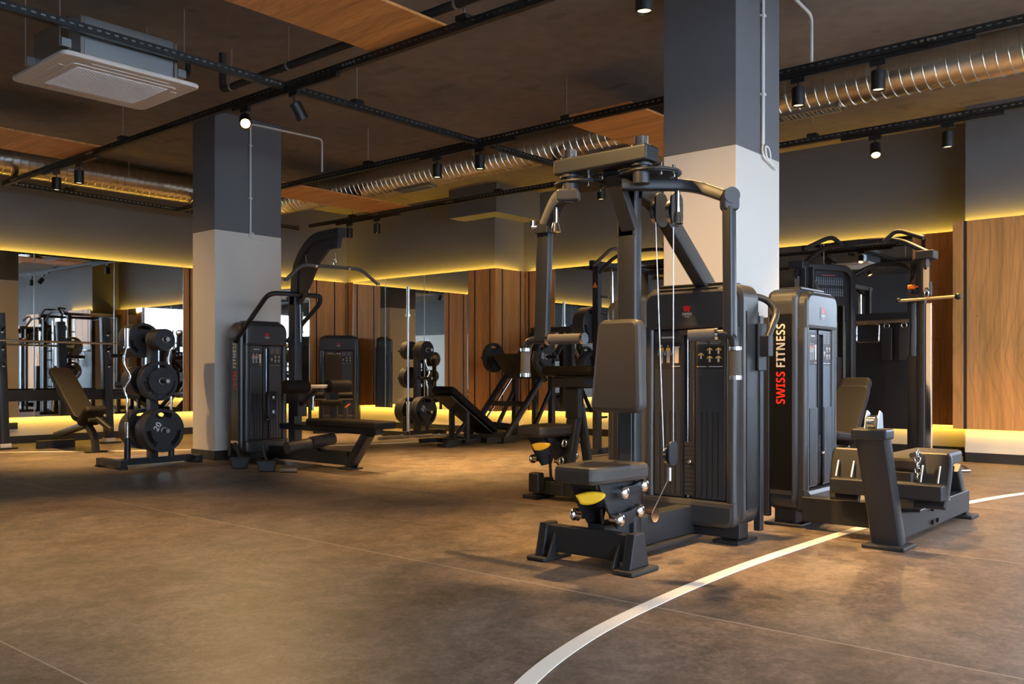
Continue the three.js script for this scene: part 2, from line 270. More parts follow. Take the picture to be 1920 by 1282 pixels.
// left wall: mirrors, a board strip beside the column, mirror, boards to the corner
for (const [a, b] of [[-4.9, -1.45], [-1.45, -.35], [-.35, .75], [.75, 1.85], [1.85, 2.95], [2.95, 4.05], [4.05, 5.157], [5.157, 6.268], [6.268, 7.36], [8.02, 9.0], [9.0, 9.75]]) {
  const m = part('mirror_pane', bx(a + .003, b - .003, BOT, TOP, ZL - .012, ZL), M.mirror, wl); part('mirror_edge', [bx(a + .003, a + .007, BOT, TOP, ZL - .012, ZL + .0015), bx(b - .007, b - .003, BOT, TOP, ZL - .012, ZL + .0015)], M.mirrorEdge, wl);
}
boardsX(wl, ZL, splitBoards(7.36, 8.02, [7.47, 7.9], .03)); inX(wl, ZL, [[7.47, .03], [7.9, .03]]);
boardsX(wl, ZL, splitBoards(9.75, XA - .02, [9.9, 10.3], .03)); inX(wl, ZL, [[9.9, .03], [10.3, .03]]);
// stepped-forward wall by the corner
boardsZ(wc, XA, splitBoards(ZL, -12.86, [-13.0], .03)); inZ(wc, XA, [[-13.0, .03]]);
for (const [a, b] of [[-12.86, -11.98], [-11.98, -11.0], [-11.0, -9.985]]) { part('mirror_pane', bx(XA, XA + .012, BOT, TOP, a + .003, b - .003), M.mirror, wc); part('mirror_edge', [bx(XA - .0015, XA + .012, BOT, TOP, a + .003, a + .007), bx(XA - .0015, XA + .012, BOT, TOP, b - .007, b - .003)], M.mirrorEdge, wc); }
boardsZ(wc, XA, splitBoards(-9.985, -9.41 + .0, [-9.85, -9.525], .03)); inZ(wc, XA, [[-9.85, .03], [-9.525, .03]]);
boardsX(wc, -9.41, splitBoards(XA + .02, XB, [10.728, 11.17], .03)); inX(wc, -9.41, [[10.728, .03], [11.17, .03]]);
// recessed wall
boardsZ(wr, XB, splitBoards(-9.39, -8.79, [-9.32, -8.9], .03)); inZ(wr, XB, [[-9.32, .03], [-8.9, .03]]);
for (let i = 0; i < 5; i++) { const a = -8.79 + i * 1.078, b = a + 1.078; part('mirror_pane', bx(XB, XB + .012, BOT, TOP, a + .003, b - .003), M.mirror, wr); part('mirror_edge', [bx(XB - .0015, XB + .012, BOT, TOP, a + .003, a + .007), bx(XB - .0015, XB + .012, BOT, TOP, b - .007, b - .003)], M.mirrorEdge, wr); }
boardsZ(wr, XB, splitBoards(-3.4, -2.78, [-3.285], .045)); inZ(wr, XB, [[-3.285, .045]]);
// near wall
boardsZ(wn, XC, splitBoards(-2.78, -1.5, [-2.657], .035)); inZ(wn, XC, [[-2.657, .035]]);
boardsZ(wn, XC, [[.4, 1.2]]);
// capital round the chase in the corner wall
struct('trim_1', bx(10.31, XB + GAP, 3.417, CEIL, -10.18, -9.17, .004), M.paintDark, 'dark grey boxed capital around the stepped wall below the ceiling', 'trim');

// columns
function column(x0, x1, z0, z1, label) {
  const c = struct('column', bx(x0, x1, 2.55, CEIL, z0, z1, .006), M.paintDark, label, 'column');
  part('lower_shaft', bx(x0, x1, .1, 2.55, z0, z1, .006), M.cream, c); part('skirting', bx(x0 - .012, x1 + .012, 0, .105, z0 - .012, z1 + .012), M.skirting, c);
}
column(5.45, 6.32, -9.46, -9.0, 'square column, dark grey over cream, behind the lat pulldown machine');
column(5.77, 6.47, -3.49, -2.91, 'square column, dark grey over cream, between the two front machines');

// LED strips behind the cladding
function led(a, b, up, label, n) {                                                // a, b ends; n: direction to the wall
  const len = a.distanceTo(b), mid = a.clone().add(b).multiplyScalar(.5), d = b.clone().sub(a).normalize(), s = up ? 1 : -1;
  const m = single('led_strip', bar(a, b, .008, .014, UP, .002), new THREE.MeshStandardMaterial({ color: 0x111111, emissive: LED_COL, emissiveIntensity: 1.4, roughness: .6 }), label, 'led strip', 'concealed strips behind the wall cladding');
  const l = new THREE.RectAreaLight(LED_COL, up ? LED_NITS * 1.0 : LED_NITS * .66, len, .016); l.position.copy(mid).add(V(0, .007 * s, 0));
  l.lookAt(l.position.clone().add(V(0, s, 0)).add(n.clone().multiplyScalar(.55)));
  // keep the long side along the strip
  const zAx = V(0, s, 0).add(n.clone().multiplyScalar(.55)).normalize().negate(), xAx = d.clone(), yAx = zAx.clone().cross(xAx).normalize();
  l.quaternion.setFromRotationMatrix(new THREE.Matrix4().makeBasis(xAx, yAx, zAx)); scene.add(l);
}
const lt = TOP - .03, lb = BOT + .03, o = .05;
led(V(-4.9, lt, ZL - o), V(7.4, lt, ZL - o), true, 'yellow LED strip along the top of the left wall mirrors', NZ); led(V(-4.9, lb, ZL - o), V(7.4, lb, ZL - o), false, 'yellow LED strip under the left wall mirrors', NZ);
led(V(7.42, lt, ZL - o), V(XA, lt, ZL - o), true, 'yellow LED strip above the left wall cladding at the far corner', NZ); led(V(7.42, lb, ZL - o), V(XA, lb, ZL - o), false, 'yellow LED strip under the left wall cladding at the far corner', NZ);
led(V(XA + o, lt, ZL), V(XA + o, lt, -9.45), true, 'yellow LED strip above the stepped right wall by the far corner', X); led(V(XA + o, lb, ZL), V(XA + o, lb, -9.45), false, 'yellow LED strip under the stepped right wall by the far corner', X);
led(V(XA + .04, lt, -9.41 - o), V(XB - .02, lt, -9.41 - o), true, 'short yellow LED strip on top of the step in the right wall', NZ); led(V(XA + .04, lb, -9.41 - o), V(XB - .02, lb, -9.41 - o), false, 'short yellow LED strip under the step in the right wall', NZ);
led(V(XB + o, lt, -9.38), V(XB + o, lt, -2.8), true, 'long yellow LED strip above the recessed right wall mirrors', X); led(V(XB + o, lb, -9.38), V(XB + o, lb, -2.8), false, 'long yellow LED strip under the recessed right wall mirrors', X);
led(V(XC + o, lt, -2.74), V(XC + o, lt, -1.5), true, 'yellow LED strip above the near oak wall panel', X); led(V(XC + o, lb, -2.74), V(XC + o, lb, -1.5), false, 'yellow LED strip under the near oak wall panel', X);

// floor marking
{
  const near = [[1.2, -1.25], [1.66, -1.55], [2.17, -1.808], [2.695, -1.954], [3.32, -2.035], [4.05, -2.075], [4.87, -2.07], [5.83, -2.02], [7.18, -1.85], [8.18, -1.62], [9.2, -1.2]];
  const far = [[2.9, -12.6], [4.297, -11.871], [5.123, -11.137], [5.992, -10.479], [6.9, -9.98], [7.6, -9.62], [8.343, -9.36], [9.1, -9.2], [9.5, -9.15]];
  for (const [pts, lab] of [[near, 'curved white line running across the floor in front of the machines'], [far, 'white line on the floor in front of the far mirror wall']]) {
    const c = new THREE.CatmullRomCurve3(pts.map(([x, z]) => V(x, .0012, z))).getPoints(90);
    single('floor_line', sweep(c, [[.0012, .033], [.0012, -.033], [-.0012, -.033], [-.0012, .033]], UP, .5), M.line, lab, 'floor line');
  }
}
// outdoors seen in the mirrors
struct('ground', bx(-30, 40, -.3, -.22, -30, 40), M.concrete, 'paved ground outside the windows', 'ground');
single('fence', [bx(-8, 24, -.2, 2.1, 11, 11.15), bx(17.5, 17.65, -.2, 2.1, -8, 11)], M.fence, 'blue grey boundary fence outside the windows', 'fence');

// ------------------------------------------------------------------ ceiling: struts, lamps, ducts, boards, air conditioner
function strut(a, b, label, { rail = [], hang = [], bolts = [] } = {}) {           // slotted steel channel from a to b (bottom line), axis x or z
  const t = thing('ceiling_strut', label, 'cable strut', [(a.x + b.x) / 2, a.y, (a.z + b.z) / 2]);
  const d = b.clone().sub(a), L = d.length(); d.normalize(); const side = d.clone().cross(UP), W = .05, Hh = .06, geos = [];
  const blk = (s0, s1, o0, o1, y0, y1) => { const p = a.clone().add(d.clone().multiplyScalar((s0 + s1) / 2)).add(side.clone().multiplyScalar((o0 + o1) / 2)); const g = new THREE.BoxGeometry(s1 - s0, y1 - y0, o1 - o0); return place(g, p.setY(a.y + (y0 + y1) / 2), d, UP); };
  geos.push(blk(0, L, -W / 2, W / 2, 0, .003));
  for (const s of [-1, 1]) { const q = s * W / 2, q0 = Math.min(q, q - s * .003), q1 = Math.max(q, q - s * .003); geos.push(blk(0, L, q0, q1, 0, .03), blk(0, L, q0, q1, .043, Hh)); const n = Math.floor(L / .064); for (let i = 0; i < n; i++) geos.push(blk(i * .064, i * .064 + .03, q0, q1, .03, .043)); }
  part('slotted_channel', geos, M.strut, t); part('channel_liner', [blk(0, L, -W / 2 + .008, -W / 2 + .01, .026, .047), blk(0, L, W / 2 - .01, W / 2 - .008, .026, .047)], M.galv, t);
  for (const [s0, s1] of rail) part('lighting_rail', blk(s0, s1, -.018, .018, -.034, 0), M.black, t);
  for (const s of hang) { const p = a.clone().add(d.clone().multiplyScalar(s)); part('hanger_rod', rod(V(p.x, a.y + .03, p.z), V(p.x, CEIL, p.z), .005, .005, 8), M.bolt, t); part('hanger_plate', blk(s - .05, s + .05, -.04, .04, Hh, Hh + .035), M.strut, t); }
  for (const s of bolts) for (let k = 0; k < 4; k++) { const p = a.clone().add(d.clone().multiplyScalar(s + k * .045)).add(side.clone().multiplyScalar(-W / 2)).setY(a.y + .03); part('bolt', rod(p, p.clone().add(side.clone().multiplyScalar(-.01)), .011, .011, 8), M.bolt, t); const p2 = a.clone().add(d.clone().multiplyScalar(s + k * .045)).add(side.clone().multiplyScalar(W / 2)).setY(a.y + .03); part('bolt', rod(p2, p2.clone().add(side.clone().multiplyScalar(.01)), .011, .011, 8), M.bolt, t); }
  return t;
}
const TY = 3.375;
strut(V(4.61, TY, -12.6), V(4.61, TY, 4.2), 'long slotted strut crossing above the air conditioner and over the left of the room', { rail: [[1.2, 2.6], [5.3, 6.8], [9.4, 10.6]], hang: [3.2, 8.2], bolts: [.3, 2.4, 6.9, 9.2] });
strut(V(7.05, TY, -12.6), V(7.05, TY, 4.2), 'long slotted strut passing between the two columns and right of the front column', { rail: [[5.2, 6.6], [9.4, 10.9]], hang: [4.3, 7.25], bolts: [2.6, 6.5, 7.2, 10.5] });
strut(V(9.27, TY, -12.4), V(9.27, TY, 4.2), 'slotted strut nearest to the right wall above the leg press and cable machine', { rail: [[.7, 2.2], [5.6, 6.6], [8.9, 10.4]], hang: [1.1, 4.2, 8.6], bolts: [1.6, 3.2, 9.9] });
strut(V(-4.6, TY + .002, -6.42), V(9.27, TY + .002, -6.55), 'slotted cross strut running from the air conditioner to the middle of the room', { hang: [6.2, 10.0], bolts: [9.0, 11.4] });
strut(V(4.61, TY - .005, -12.5), V(9.27, TY - .005, -12.72), 'slotted cross strut close to the left wall under the round duct', { hang: [.8, 3.4], bolts: [.1, 2.2] });
strut(V(2.2, TY, -12.6), V(2.2, TY, 4.2), 'slotted strut left of the air conditioner, out of view', {});
const lensMat = new THREE.MeshStandardMaterial({ color: 0x222222, emissive: new THREE.Color().setRGB(1, .66, .28), emissiveIntensity: 4, roughness: .4 });
function spot(x, z, label, aim, cd = SPOT_CD, wide = .62) {
  const t = thing('spotlight', label, 'spotlight', [x, TY - .034, z], 0, 'ceiling spotlights');
  part('track_adapter', bx(x - .018, x + .018, TY - .075, TY - .034, z - .06, z + .06, .005), M.black, t);
  part('stem', rod(V(x, TY - .075, z), V(x, TY - .13, z), .008, .008, 8), M.black, t);
  const dir = (aim ? aim.clone().sub(V(x, 3.2, z)) : V(0, -1, 0)).normalize(), top = V(x, TY - .1, z), r = .052, L = .15;
  const q = new THREE.Quaternion().setFromUnitVectors(V(0, -1, 0), dir), pts = [[.001, 0], [r - .006, 0], [r, -.006], [r, -L], [r - .006, -L], [r - .006, -L + .02], [.001, -L + .02]].map(([a, b]) => new THREE.Vector2(a, b));
  const body = new THREE.LatheGeometry(pts, 28); body.applyQuaternion(q); const c = top.clone().add(aim ? V(0, -.03, 0) : V(0, -.01, 0)); body.translate(c.x, c.y, c.z);
  const b = part('lamp_body', body, M.black, t);
  const lens = new THREE.CylinderGeometry(r - .01, r - .01, .003, 24); lens.translate(0, -L + .014, 0); lens.applyQuaternion(q); lens.translate(c.x, c.y, c.z); part('lamp_lens', lens, lensMat, b, 'glowing warm white lens');
  const l = new THREE.SpotLight(SPOT_COL, cd, 0, wide, 1, 2); l.position.copy(c).add(dir.clone().multiplyScalar(L + .004)); l.castShadow = true; l.shadow.radius = 2; l.shadow.mapSize.set(1024, 1024);
  l.target.position.copy(l.position).add(dir); scene.add(l, l.target);
}
spot(4.61, -11.03, 'black ceiling spotlight pointing straight down, leftmost in front of the round duct');
spot(4.61, -10.44, 'black ceiling spotlight pointing straight down, second from the left in front of the round duct');
spot(4.61, -7.11, 'black ceiling spotlight glaring towards the viewer above the left column', V(2.2, .3, -3.3), 26);
spot(4.61, -6.38, 'black ceiling spotlight tilted to the right beside the strut crossing', V(6.4, 0, -5.9));
spot(4.61, -2.92, 'black ceiling spotlight at the top edge left of the front column');
spot(4.61, -2.3, 'black ceiling spotlight above the front machine, out of view');
spot(7.05, -11.1, 'black ceiling spotlight hidden behind the left column');
spot(7.05, -7.14, 'black ceiling spotlight under the middle strut, left one of the pair', null, 62);
spot(7.05, -6.5, 'black ceiling spotlight under the middle strut, right one of the pair at the crossing', null, 62);
spot(7.05, -3.01, 'black ceiling spotlight beside the front column in front of the round duct');
spot(7.05, -2.38, 'black ceiling spotlight in front of the round duct, further right from the front column');
spot(9.27, -11.37, 'black ceiling spotlight near the far corner, left one of the pair');
spot(9.27, -10.71, 'black ceiling spotlight near the far corner, right one of the pair');
spot(9.27, -6.5, 'black ceiling spotlight seen below the chest machine top beam');
spot(9.27, -3.16, 'black ceiling spotlight shining at the viewer above the cable machine', V(7.3, .2, -2.3), 20);
spot(9.27, -2.48, 'black ceiling spotlight by the edge of the near right wall');
spot(4.61, 1.0, 'black ceiling spotlight behind the camera on the left strut', V(3.8, 0, .6), 22); spot(7.05, 1.0, 'black ceiling spotlight behind the camera on the middle strut', V(6.4, 0, -.3));
spot(2.2, -10.7, 'black ceiling spotlight out of view at far left turned towards the left column', V(5.3, .9, -9.8), 22, .6);
spot(2.2, -7.1, 'black ceiling spotlight out of view beside the air conditioner', V(2.6, 0, -5.6));
spot(2.2, -3.0, 'black ceiling spotlight out of view at left turned towards the chest fly machine', V(5.4, .9, -2.75), 42, .6);
spot(2.2, -.2, 'black ceiling spotlight out of view just behind the camera', V(3.4, 0, -.6), 12);

// spiral ducts
function duct(axis, c0, c1, fixed, y, r, label, grilles) {
  const pts = [], P = .095, n = Math.floor((c1 - c0) / P);
  for (let i = 0; i < n; i++) { const t = i * P; pts.push(new THREE.Vector2(r, t), new THREE.Vector2(r, t + P - .018), new THREE.Vector2(r + .008, t + P - .013), new THREE.Vector2(r + .008, t + P - .005)); }
  const g = new THREE.LatheGeometry(pts, 40), p = g.attributes.position;
  for (let i = 0; i < p.count; i++) { const th = Math.atan2(p.getX(i), p.getZ(i)); const k = Math.floor(i / pts.length) / 40; p.setY(i, p.getY(i) + P * k); }
  g.computeVertexNormals(); const gg = toCreasedNormals(g, .5);
  if (axis === 'z') { gg.rotateX(-Math.PI / 2); gg.translate(fixed, y, c1); } else { gg.rotateZ(-Math.PI / 2); gg.translate(c0, y, fixed); }
  const t = thing('spiral_duct', label, 'air duct', axis === 'z' ? [fixed, y, (c0 + c1) / 2] : [(c0 + c1) / 2, y, fixed]);
  part('duct_tube', gg, M.duct, t);
  for (const gz of grilles) {
    const fr = []; const dx = -.12 * r, dy = -.99 * r, ex = V(0, 0, 1), ey = V(.99, -.12, 0), oo = V(fixed + dx * 1.02, y + dy * 1.02, gz);
    for (const [u0, u1, v0, v1] of [[-.32, .32, -.07, -.055], [-.32, .32, .055, .07], [-.32, -.3, -.07, .07], [.3, .32, -.07, .07]]) { const q = new THREE.BoxGeometry(u1 - u0, v1 - v0, .05); q.translate((u0 + u1) / 2, (v0 + v1) / 2, 0); fr.push(place(q, oo.clone(), ex, ey)); }
    for (let i = 0; i < 14; i++) { const q = new THREE.BoxGeometry(.012, .11, .04); q.translate(-.28 + i * .043, 0, 0); fr.push(place(q, oo.clone(), ex, ey)); }
    part('duct_grille', fr, M.galv, t);
  }
  for (let s = c0 + 1.2; s < c1; s += 3.1) part('duct_hanger', axis === 'z' ? [rod(V(fixed - r, y, s), V(fixed - r, CEIL, s), .004, .004, 6), rod(V(fixed + r, y, s), V(fixed + r, CEIL, s), .004, .004, 6)] : [rod(V(s, y, fixed - r), V(s, CEIL, fixed - r), .004, .004, 6), rod(V(s, y, fixed + r), V(s, CEIL, fixed + r), .004, .004, 6)], M.bolt, t);
}
duct('z', -12.0, 4.2, 8.42, 3.64, .19, 'round galvanised spiral duct along the right side of the ceiling', [-8.9, -5.7, -3.5]);
duct('x', -4.5, 8.2, -12.25, 3.64, .19, 'round galvanised spiral duct along the left wall ceiling', []);
// oak ceiling boards resting on the struts
function board(x0, x1, z0, z1, label) { single('ceiling_board', uvMetres(bx(x0, x1, 3.44, 3.46, z0, z1), rnd(), rnd()), M.oak, label, 'ceiling panel', 'hanging oak ceiling boards'); }
board(2.4, 4.72, -5.37, -4.58, 'oak board laid on the ceiling struts at the top edge, right of the air conditioner');
board(2.4, 4.66, -10.8, -9.92, 'oak board laid on the ceiling struts at the left edge below the air conditioner');
board(7.02, 9.5, -10.8, -9.97, 'oak board laid on the ceiling struts right of the left column');
board(7.02, 9.5, -5.45, -4.6, 'oak board laid on the ceiling struts left of the front column');
// pipes and conduits
{
  const t = thing('drain_pipe', 'black pipe hanging under the ceiling beside the strut crossing', 'pipe', [4.53, 3.5, -6]);
  part('pipe', pipe([V(4.53, 3.86, -7.35), V(4.53, 3.53, -7.35), V(4.53, 3.53, 4.2)], .032, .05), M.pipeBlack, t);
  for (const z of [-7.2, -6.35, -4.4]) { part('pipe_hanger', rod(V(4.53, 3.56, z), V(4.53, CEIL, z), .004, .004, 6), M.bolt, t); part('pipe_clamp', rod(V(4.53, 3.53, z - .012), V(4.53, 3.53, z + .012), .036), M.bolt, t); }
  const c1 = thing('cable_conduit', 'white cable conduit on the left column with a loose cable loop', 'conduit', [5.9, 2.5, -8.98]);
  part('conduit_tube', pipe([V(5.892, 2.56, -8.985), V(5.892, 3.8, -8.985), V(6.9, 3.82, -8.985), V(6.9, 3.42, -8.985)], .012, .06, 10), M.conduit, c1);
  part('cable_loop', sweep(new THREE.CatmullRomCurve3([V(5.892, 2.57, -8.985), V(5.87, 2.53, -8.98), V(5.9, 2.49, -8.975), V(5.94, 2.52, -8.975), V(5.91, 2.56, -8.97), V(5.89, 2.52, -8.968), V(5.95, 2.5, -8.97), V(6.05, 2.49, -8.975)]).getPoints(50), circ(.006, 8), null, 2), M.white, c1);
  for (const y of [2.95, 3.55]) part('conduit_clip', bx(5.872, 5.912, y - .008, y + .008, -9.0, -8.97), M.conduit, c1);
  const c2 = thing('cable_conduit', 'white cable conduit on the front column with a loose cable loop', 'conduit', [6.16, 2.5, -2.9]);
  part('conduit_tube', pipe([V(6.16, 2.62, -2.895), V(6.16, 3.84, -2.895)], .013, 0, 10), M.conduit, c2);
  part('cable_loop', sweep(new THREE.CatmullRomCurve3([V(6.16, 2.63, -2.895), V(6.14, 2.57, -2.89), V(6.19, 2.51, -2.885), V(6.25, 2.53, -2.88), V(6.22, 2.6, -2.88), V(6.17, 2.6, -2.88), V(6.19, 2.53, -2.88), V(6.3, 2.49, -2.885), V(6.37, 2.47, -2.89)]).getPoints(60), circ(.007, 8), null, 2), M.white, c2);
  for (const y of [2.98, 3.55]) part('conduit_clip', bx(6.138, 6.182, y - .009, y + .009, -2.91, -2.88), M.conduit, c2);
  const c3 = thing('cable_conduit', 'bent white conduit on the ceiling right of the front column', 'conduit', [6.9, 3.6, -2.88]);
  part('conduit_tube', pipe([V(6.2, 3.84, -2.88), V(6.6, 3.84, -2.88), V(7.0, 3.8, -2.88), V(7.0, 3.43, -2.88)], .013, .07, 10), M.conduit, c3);
}
// ceiling cassette air conditioner
{
  const x0 = 2.76, x1 = 3.82, z0 = -7.44, z1 = -6.5, y = 3.2, cx = (x0 + x1) / 2, cz = (z0 + z1) / 2;
  const t = thing('air_conditioner', 'white ceiling cassette air conditioner with galvanised body hanging at top left', 'air conditioner', [cx, y, cz]);
  const pl = place(extr(shapeRR(x1 - x0, z1 - z0, .07), .035, .012), V(cx, y + .018, cz), X, NZ); const p = part('fascia_panel', pl, M.acWhite, t);
  const fr = [], gw = .7, gd = .57;
  part('grille_surround', place(extr(shapeRR(gw + .1, gd + .1, .04), .012, .004), V(cx, y - .002, cz), X, NZ), M.acWhite, p);
  for (let i = 0; i < 34; i++) for (const s of [-1, 1]) { const a = -gw / 2 - gd / 2 + i * (gw + gd) / 33; const pts = []; for (const v of [-gd / 2, gd / 2]) pts.push([a + s * v, v]); let [[xa, va], [xb, vb]] = pts; const cl = (x, v) => { if (x < -gw / 2) { v += s * (-gw / 2 - x); x = -gw / 2; } if (x > gw / 2) { v += s * (gw / 2 - x); x = gw / 2; } return [x, v]; }; if (Math.max(xa, xb) <= -gw / 2 || Math.min(xa, xb) >= gw / 2) continue; [xa, va] = cl(xa, va);[xb, vb] = cl(xb, vb); fr.push(bar(V(cx + xa, y - .012, cz + va), V(cx + xb, y - .012, cz + vb), .004, .007, UP, .001)); }
  part('intake_grille', [...fr, bx(cx - gw / 2, cx + gw / 2, y - .0105, y - .0085, cz - gd / 2, cz + gd / 2)], M.grille, p);
  for (const [a, b, c, d] of [[cx - .3, cx + .3, z0 + .07, z0 + .12], [cx - .3, cx + .3, z1 - .12, z1 - .07]]) part('air_flap', bx(a, b, y - .004, y + .006, c, d, .004), M.acWhite, p);
  for (const [a, b] of [[x0 + .07, x0 + .13], [x1 - .13, x1 - .07]]) part('air_flap', bx(a, b, y - .004, y + .006, cz - .22, cz + .22, .004), M.acWhite, p);
  const oct = poly([[-.42, -.3], [-.34, -.38], [.34, -.38], [.42, -.3], [.42, .3], [.34, .38], [-.34, .38], [-.42, .3]]);
  const body = part('metal_body', place(extr(oct, .3, .003), V(cx, y + .19, cz), X, NZ), M.galv, t);
  for (const [a, b] of [[-.36, .385], [.36, .385]]) part('seam_strip', bx(cx + a - .012, cx + a + .012, y + .05, y + .33, cz + b - .005, cz + b + .003), M.steel, body);
  for (const [a, b] of [[-.48, -.3], [.48, -.3], [-.48, .3], [.48, .3]]) { part('hanger_rod', rod(V(cx + a, y + .1, cz + b), V(cx + a, CEIL, cz + b), .005, .005, 8), M.bolt, t); part('bracket', bx(cx + Math.min(a, a * .86), cx + Math.max(a, a * .86), y + .1, y + .16, cz + b - .03, cz + b + .03), M.galv, t); }
  part('refrigerant_line', pipe([V(cx + .4, y + .2, cz + .1), V(cx + .62, y + .2, cz + .1), V(cx + .62, y + .32, cz + .1)], .03, .03), M.rubber, t);
  part('drain_hose', pipe([V(cx + .35, y + .05, cz - .25), V(cx + .6, y + .1, cz - .3), V(cx + .82, y + .2, cz - .35)], .02, .1), M.rubber, t);
}
single('wall_socket', [bx(4.83, 4.98, .2, .29, ZL - GAP, ZL - GAP + .012, .004), rod(V(4.92, .245, ZL - GAP), V(4.92, .245, ZL - GAP + .022), .032)], M.frame, 'grey wall socket plate below the mirror at the left edge', 'socket');

// ------------------------------------------------------------------ machines
function domed(w, h, r, top = true) { const s = new THREE.Shape(), k = top ? 1 : -1; s.moveTo(-w / 2, -k * h / 2); s.lineTo(w / 2, -k * h / 2); s.lineTo(w / 2, k * (h / 2 - r)); s.quadraticCurveTo(w / 2, k * h / 2, w / 2 - r, k * h / 2); s.lineTo(-w / 2 + r, k * h / 2); s.quadraticCurveTo(-w / 2, k * h / 2, -w / 2, k * (h / 2 - r)); s.closePath(); return s; }
function tower(t, x, z, turn, { w = .6, h = 1.5, text = 0, accent = 'y', ribs = true, stack = 12 } = {}) {   // front panel at local z = 0, cabinet behind it
  const T = g => { g.rotateY(turn); g.translate(x, 0, z); return g; }, L = list => [list].flat(9).map(T);
  const mid = (.1 + h) / 2, hh = h - .1, D = .26;
  const body = part('weight_tower', L((g => { g.translate(0, mid, -.15); return g; })(extr(shapeRR(w, hh, .1), .2, .03))), M.shroud, t);
  part('header', L((g => { g.translate(0, h - .14, -.035); return g; })(extr(domed(w - .07, .23, .09), .085, .022))), M.shroud, body);
  part('apron', L((g => { g.translate(0, .165, -.03); return g; })(extr(domed(w - .05, .15, .07, false), .1, .03))), M.shroud, body);
  const y0 = .245, y1 = h - .26, sw = .085, px = w / 2 - .062, pin = px - .036;
  for (const s of [-1, 1]) {
    part('pillar', L(sweep([V(s * px, y0 - .01, -.04), V(s * px, y1 + .01, -.04)], rrect(.066, .085, .028, 4), X, .5)), M.shroud, body);
    part('front_panel', L(bx(Math.min(s * pin, s * sw / 2), Math.max(s * pin, s * sw / 2), y0, y1, -.06, -.014, .004)), M.shroud, body);
    if (ribs) { const n = Math.max(3, Math.round((pin - sw / 2 - .02) / .034)), st = (pin - sw / 2 - .02) / n; for (let i = 0; i < n; i++) { const c = s * (sw / 2 + .01 + (i + .5) * st); part('rib', L(bx(c - st / 2 + .003, c + st / 2 - .003, y0 + .015, y0 + .5, -.016, -.007)), M.shroud, body); } }
    part('side_panel', L(bx(s * (w / 2 - .002), s * (w / 2 + .004), .2, h - .16, -.225, -.075)), M.plastic, body);
    part('side_slot', L([bx(s * (w / 2 - .03), s * (w / 2 - .004), h - .115, h - .1, -.22, -.16), bx(s * (w / 2 - .03), s * (w / 2 - .004), h - .115, h - .1, -.14, -.08)]), M.black, body);
    part('rear_post', L(bx(s * (w / 2 - .03), s * (w / 2 + .012), .06, h - .18, -.27, -.225, .004)), M.frame, body);
    part('foot', L([bx(s * (w / 2 - .16), s * (w / 2 - .06), .018, .12, -.22, -.08, .006), bx(s * (w / 2 - .19), s * (w / 2 - .03), 0, .02, -.28, -.03, .006)]), M.frameMatt, body);
    const pl = quad(Math.abs(pin - sw / 2) - .012, .21); pl.translate(s * (pin + sw / 2) / 2, y1 - .12, -.0125); part('instruction_placard', L(pl), s < 0 ? (accent === 'y' ? MP.plL : MP.plLr) : (accent === 'y' ? MP.plR : MP.plRr), body);
  }
  part('slot_back', L(bx(-sw / 2, sw / 2, y0, y1, -.058, -.053)), M.black, body);
  part('slot_frame', L([bx(-sw / 2, -sw / 2 + .006, y0, y1, -.055, -.008), bx(sw / 2 - .006, sw / 2, y0, y1, -.055, -.008), bx(-sw / 2, sw / 2, y1 - .03, y1, -.055, -.006, .004)]), M.shroudDark, body);
  for (const s of [-1, 1]) part('guide_rod', L(rod(V(s * .022, y0, -.04), V(s * .022, y1, -.04), .006, .006, 8)), M.chrome, body);
  for (let i = 0; i < stack; i++) part('stack_plate', L(bx(-.034, .034, y0 + .012 + i * .026, y0 + .035 + i * .026, -.05, -.022)), M.plate, body);
  part('selector_pin', L([rod(V(.012, y0 + .21, -.025), V(.012, y0 + .21, -.004), .009), ball(V(.012, y0 + .21, -.002), .013, 10)]), M.chrome, body);
  const lg = quad(.1, .078); lg.translate(0, h - .155, .0086); part('logo_badge', L(lg), MP.logo, body);
  part('top_cap', L([bx(-w / 2 + .1, w / 2 - .1, h - .006, h + .012, -.21, -.06, .006), bx(-w / 2 + .14, w / 2 - .14, h - .03, h - .02, -.05, .002, .003)]), M.shroudDark, body);
  if (text) { const q = quad(.145, h - .38); q.rotateY(text * Math.PI / 2); q.translate(text * (w / 2 + .0055), (h + .05) / 2, -.15); part('side_lettering', L(q), MP.side, body, 'black side panel lettered SWISS FITNESS'); part('badge_strip', L(bx(text * (w / 2 + .003), text * (w / 2 + .007), .205, .232, -.22, -.08)), M.steel, body); }
  return body;
}
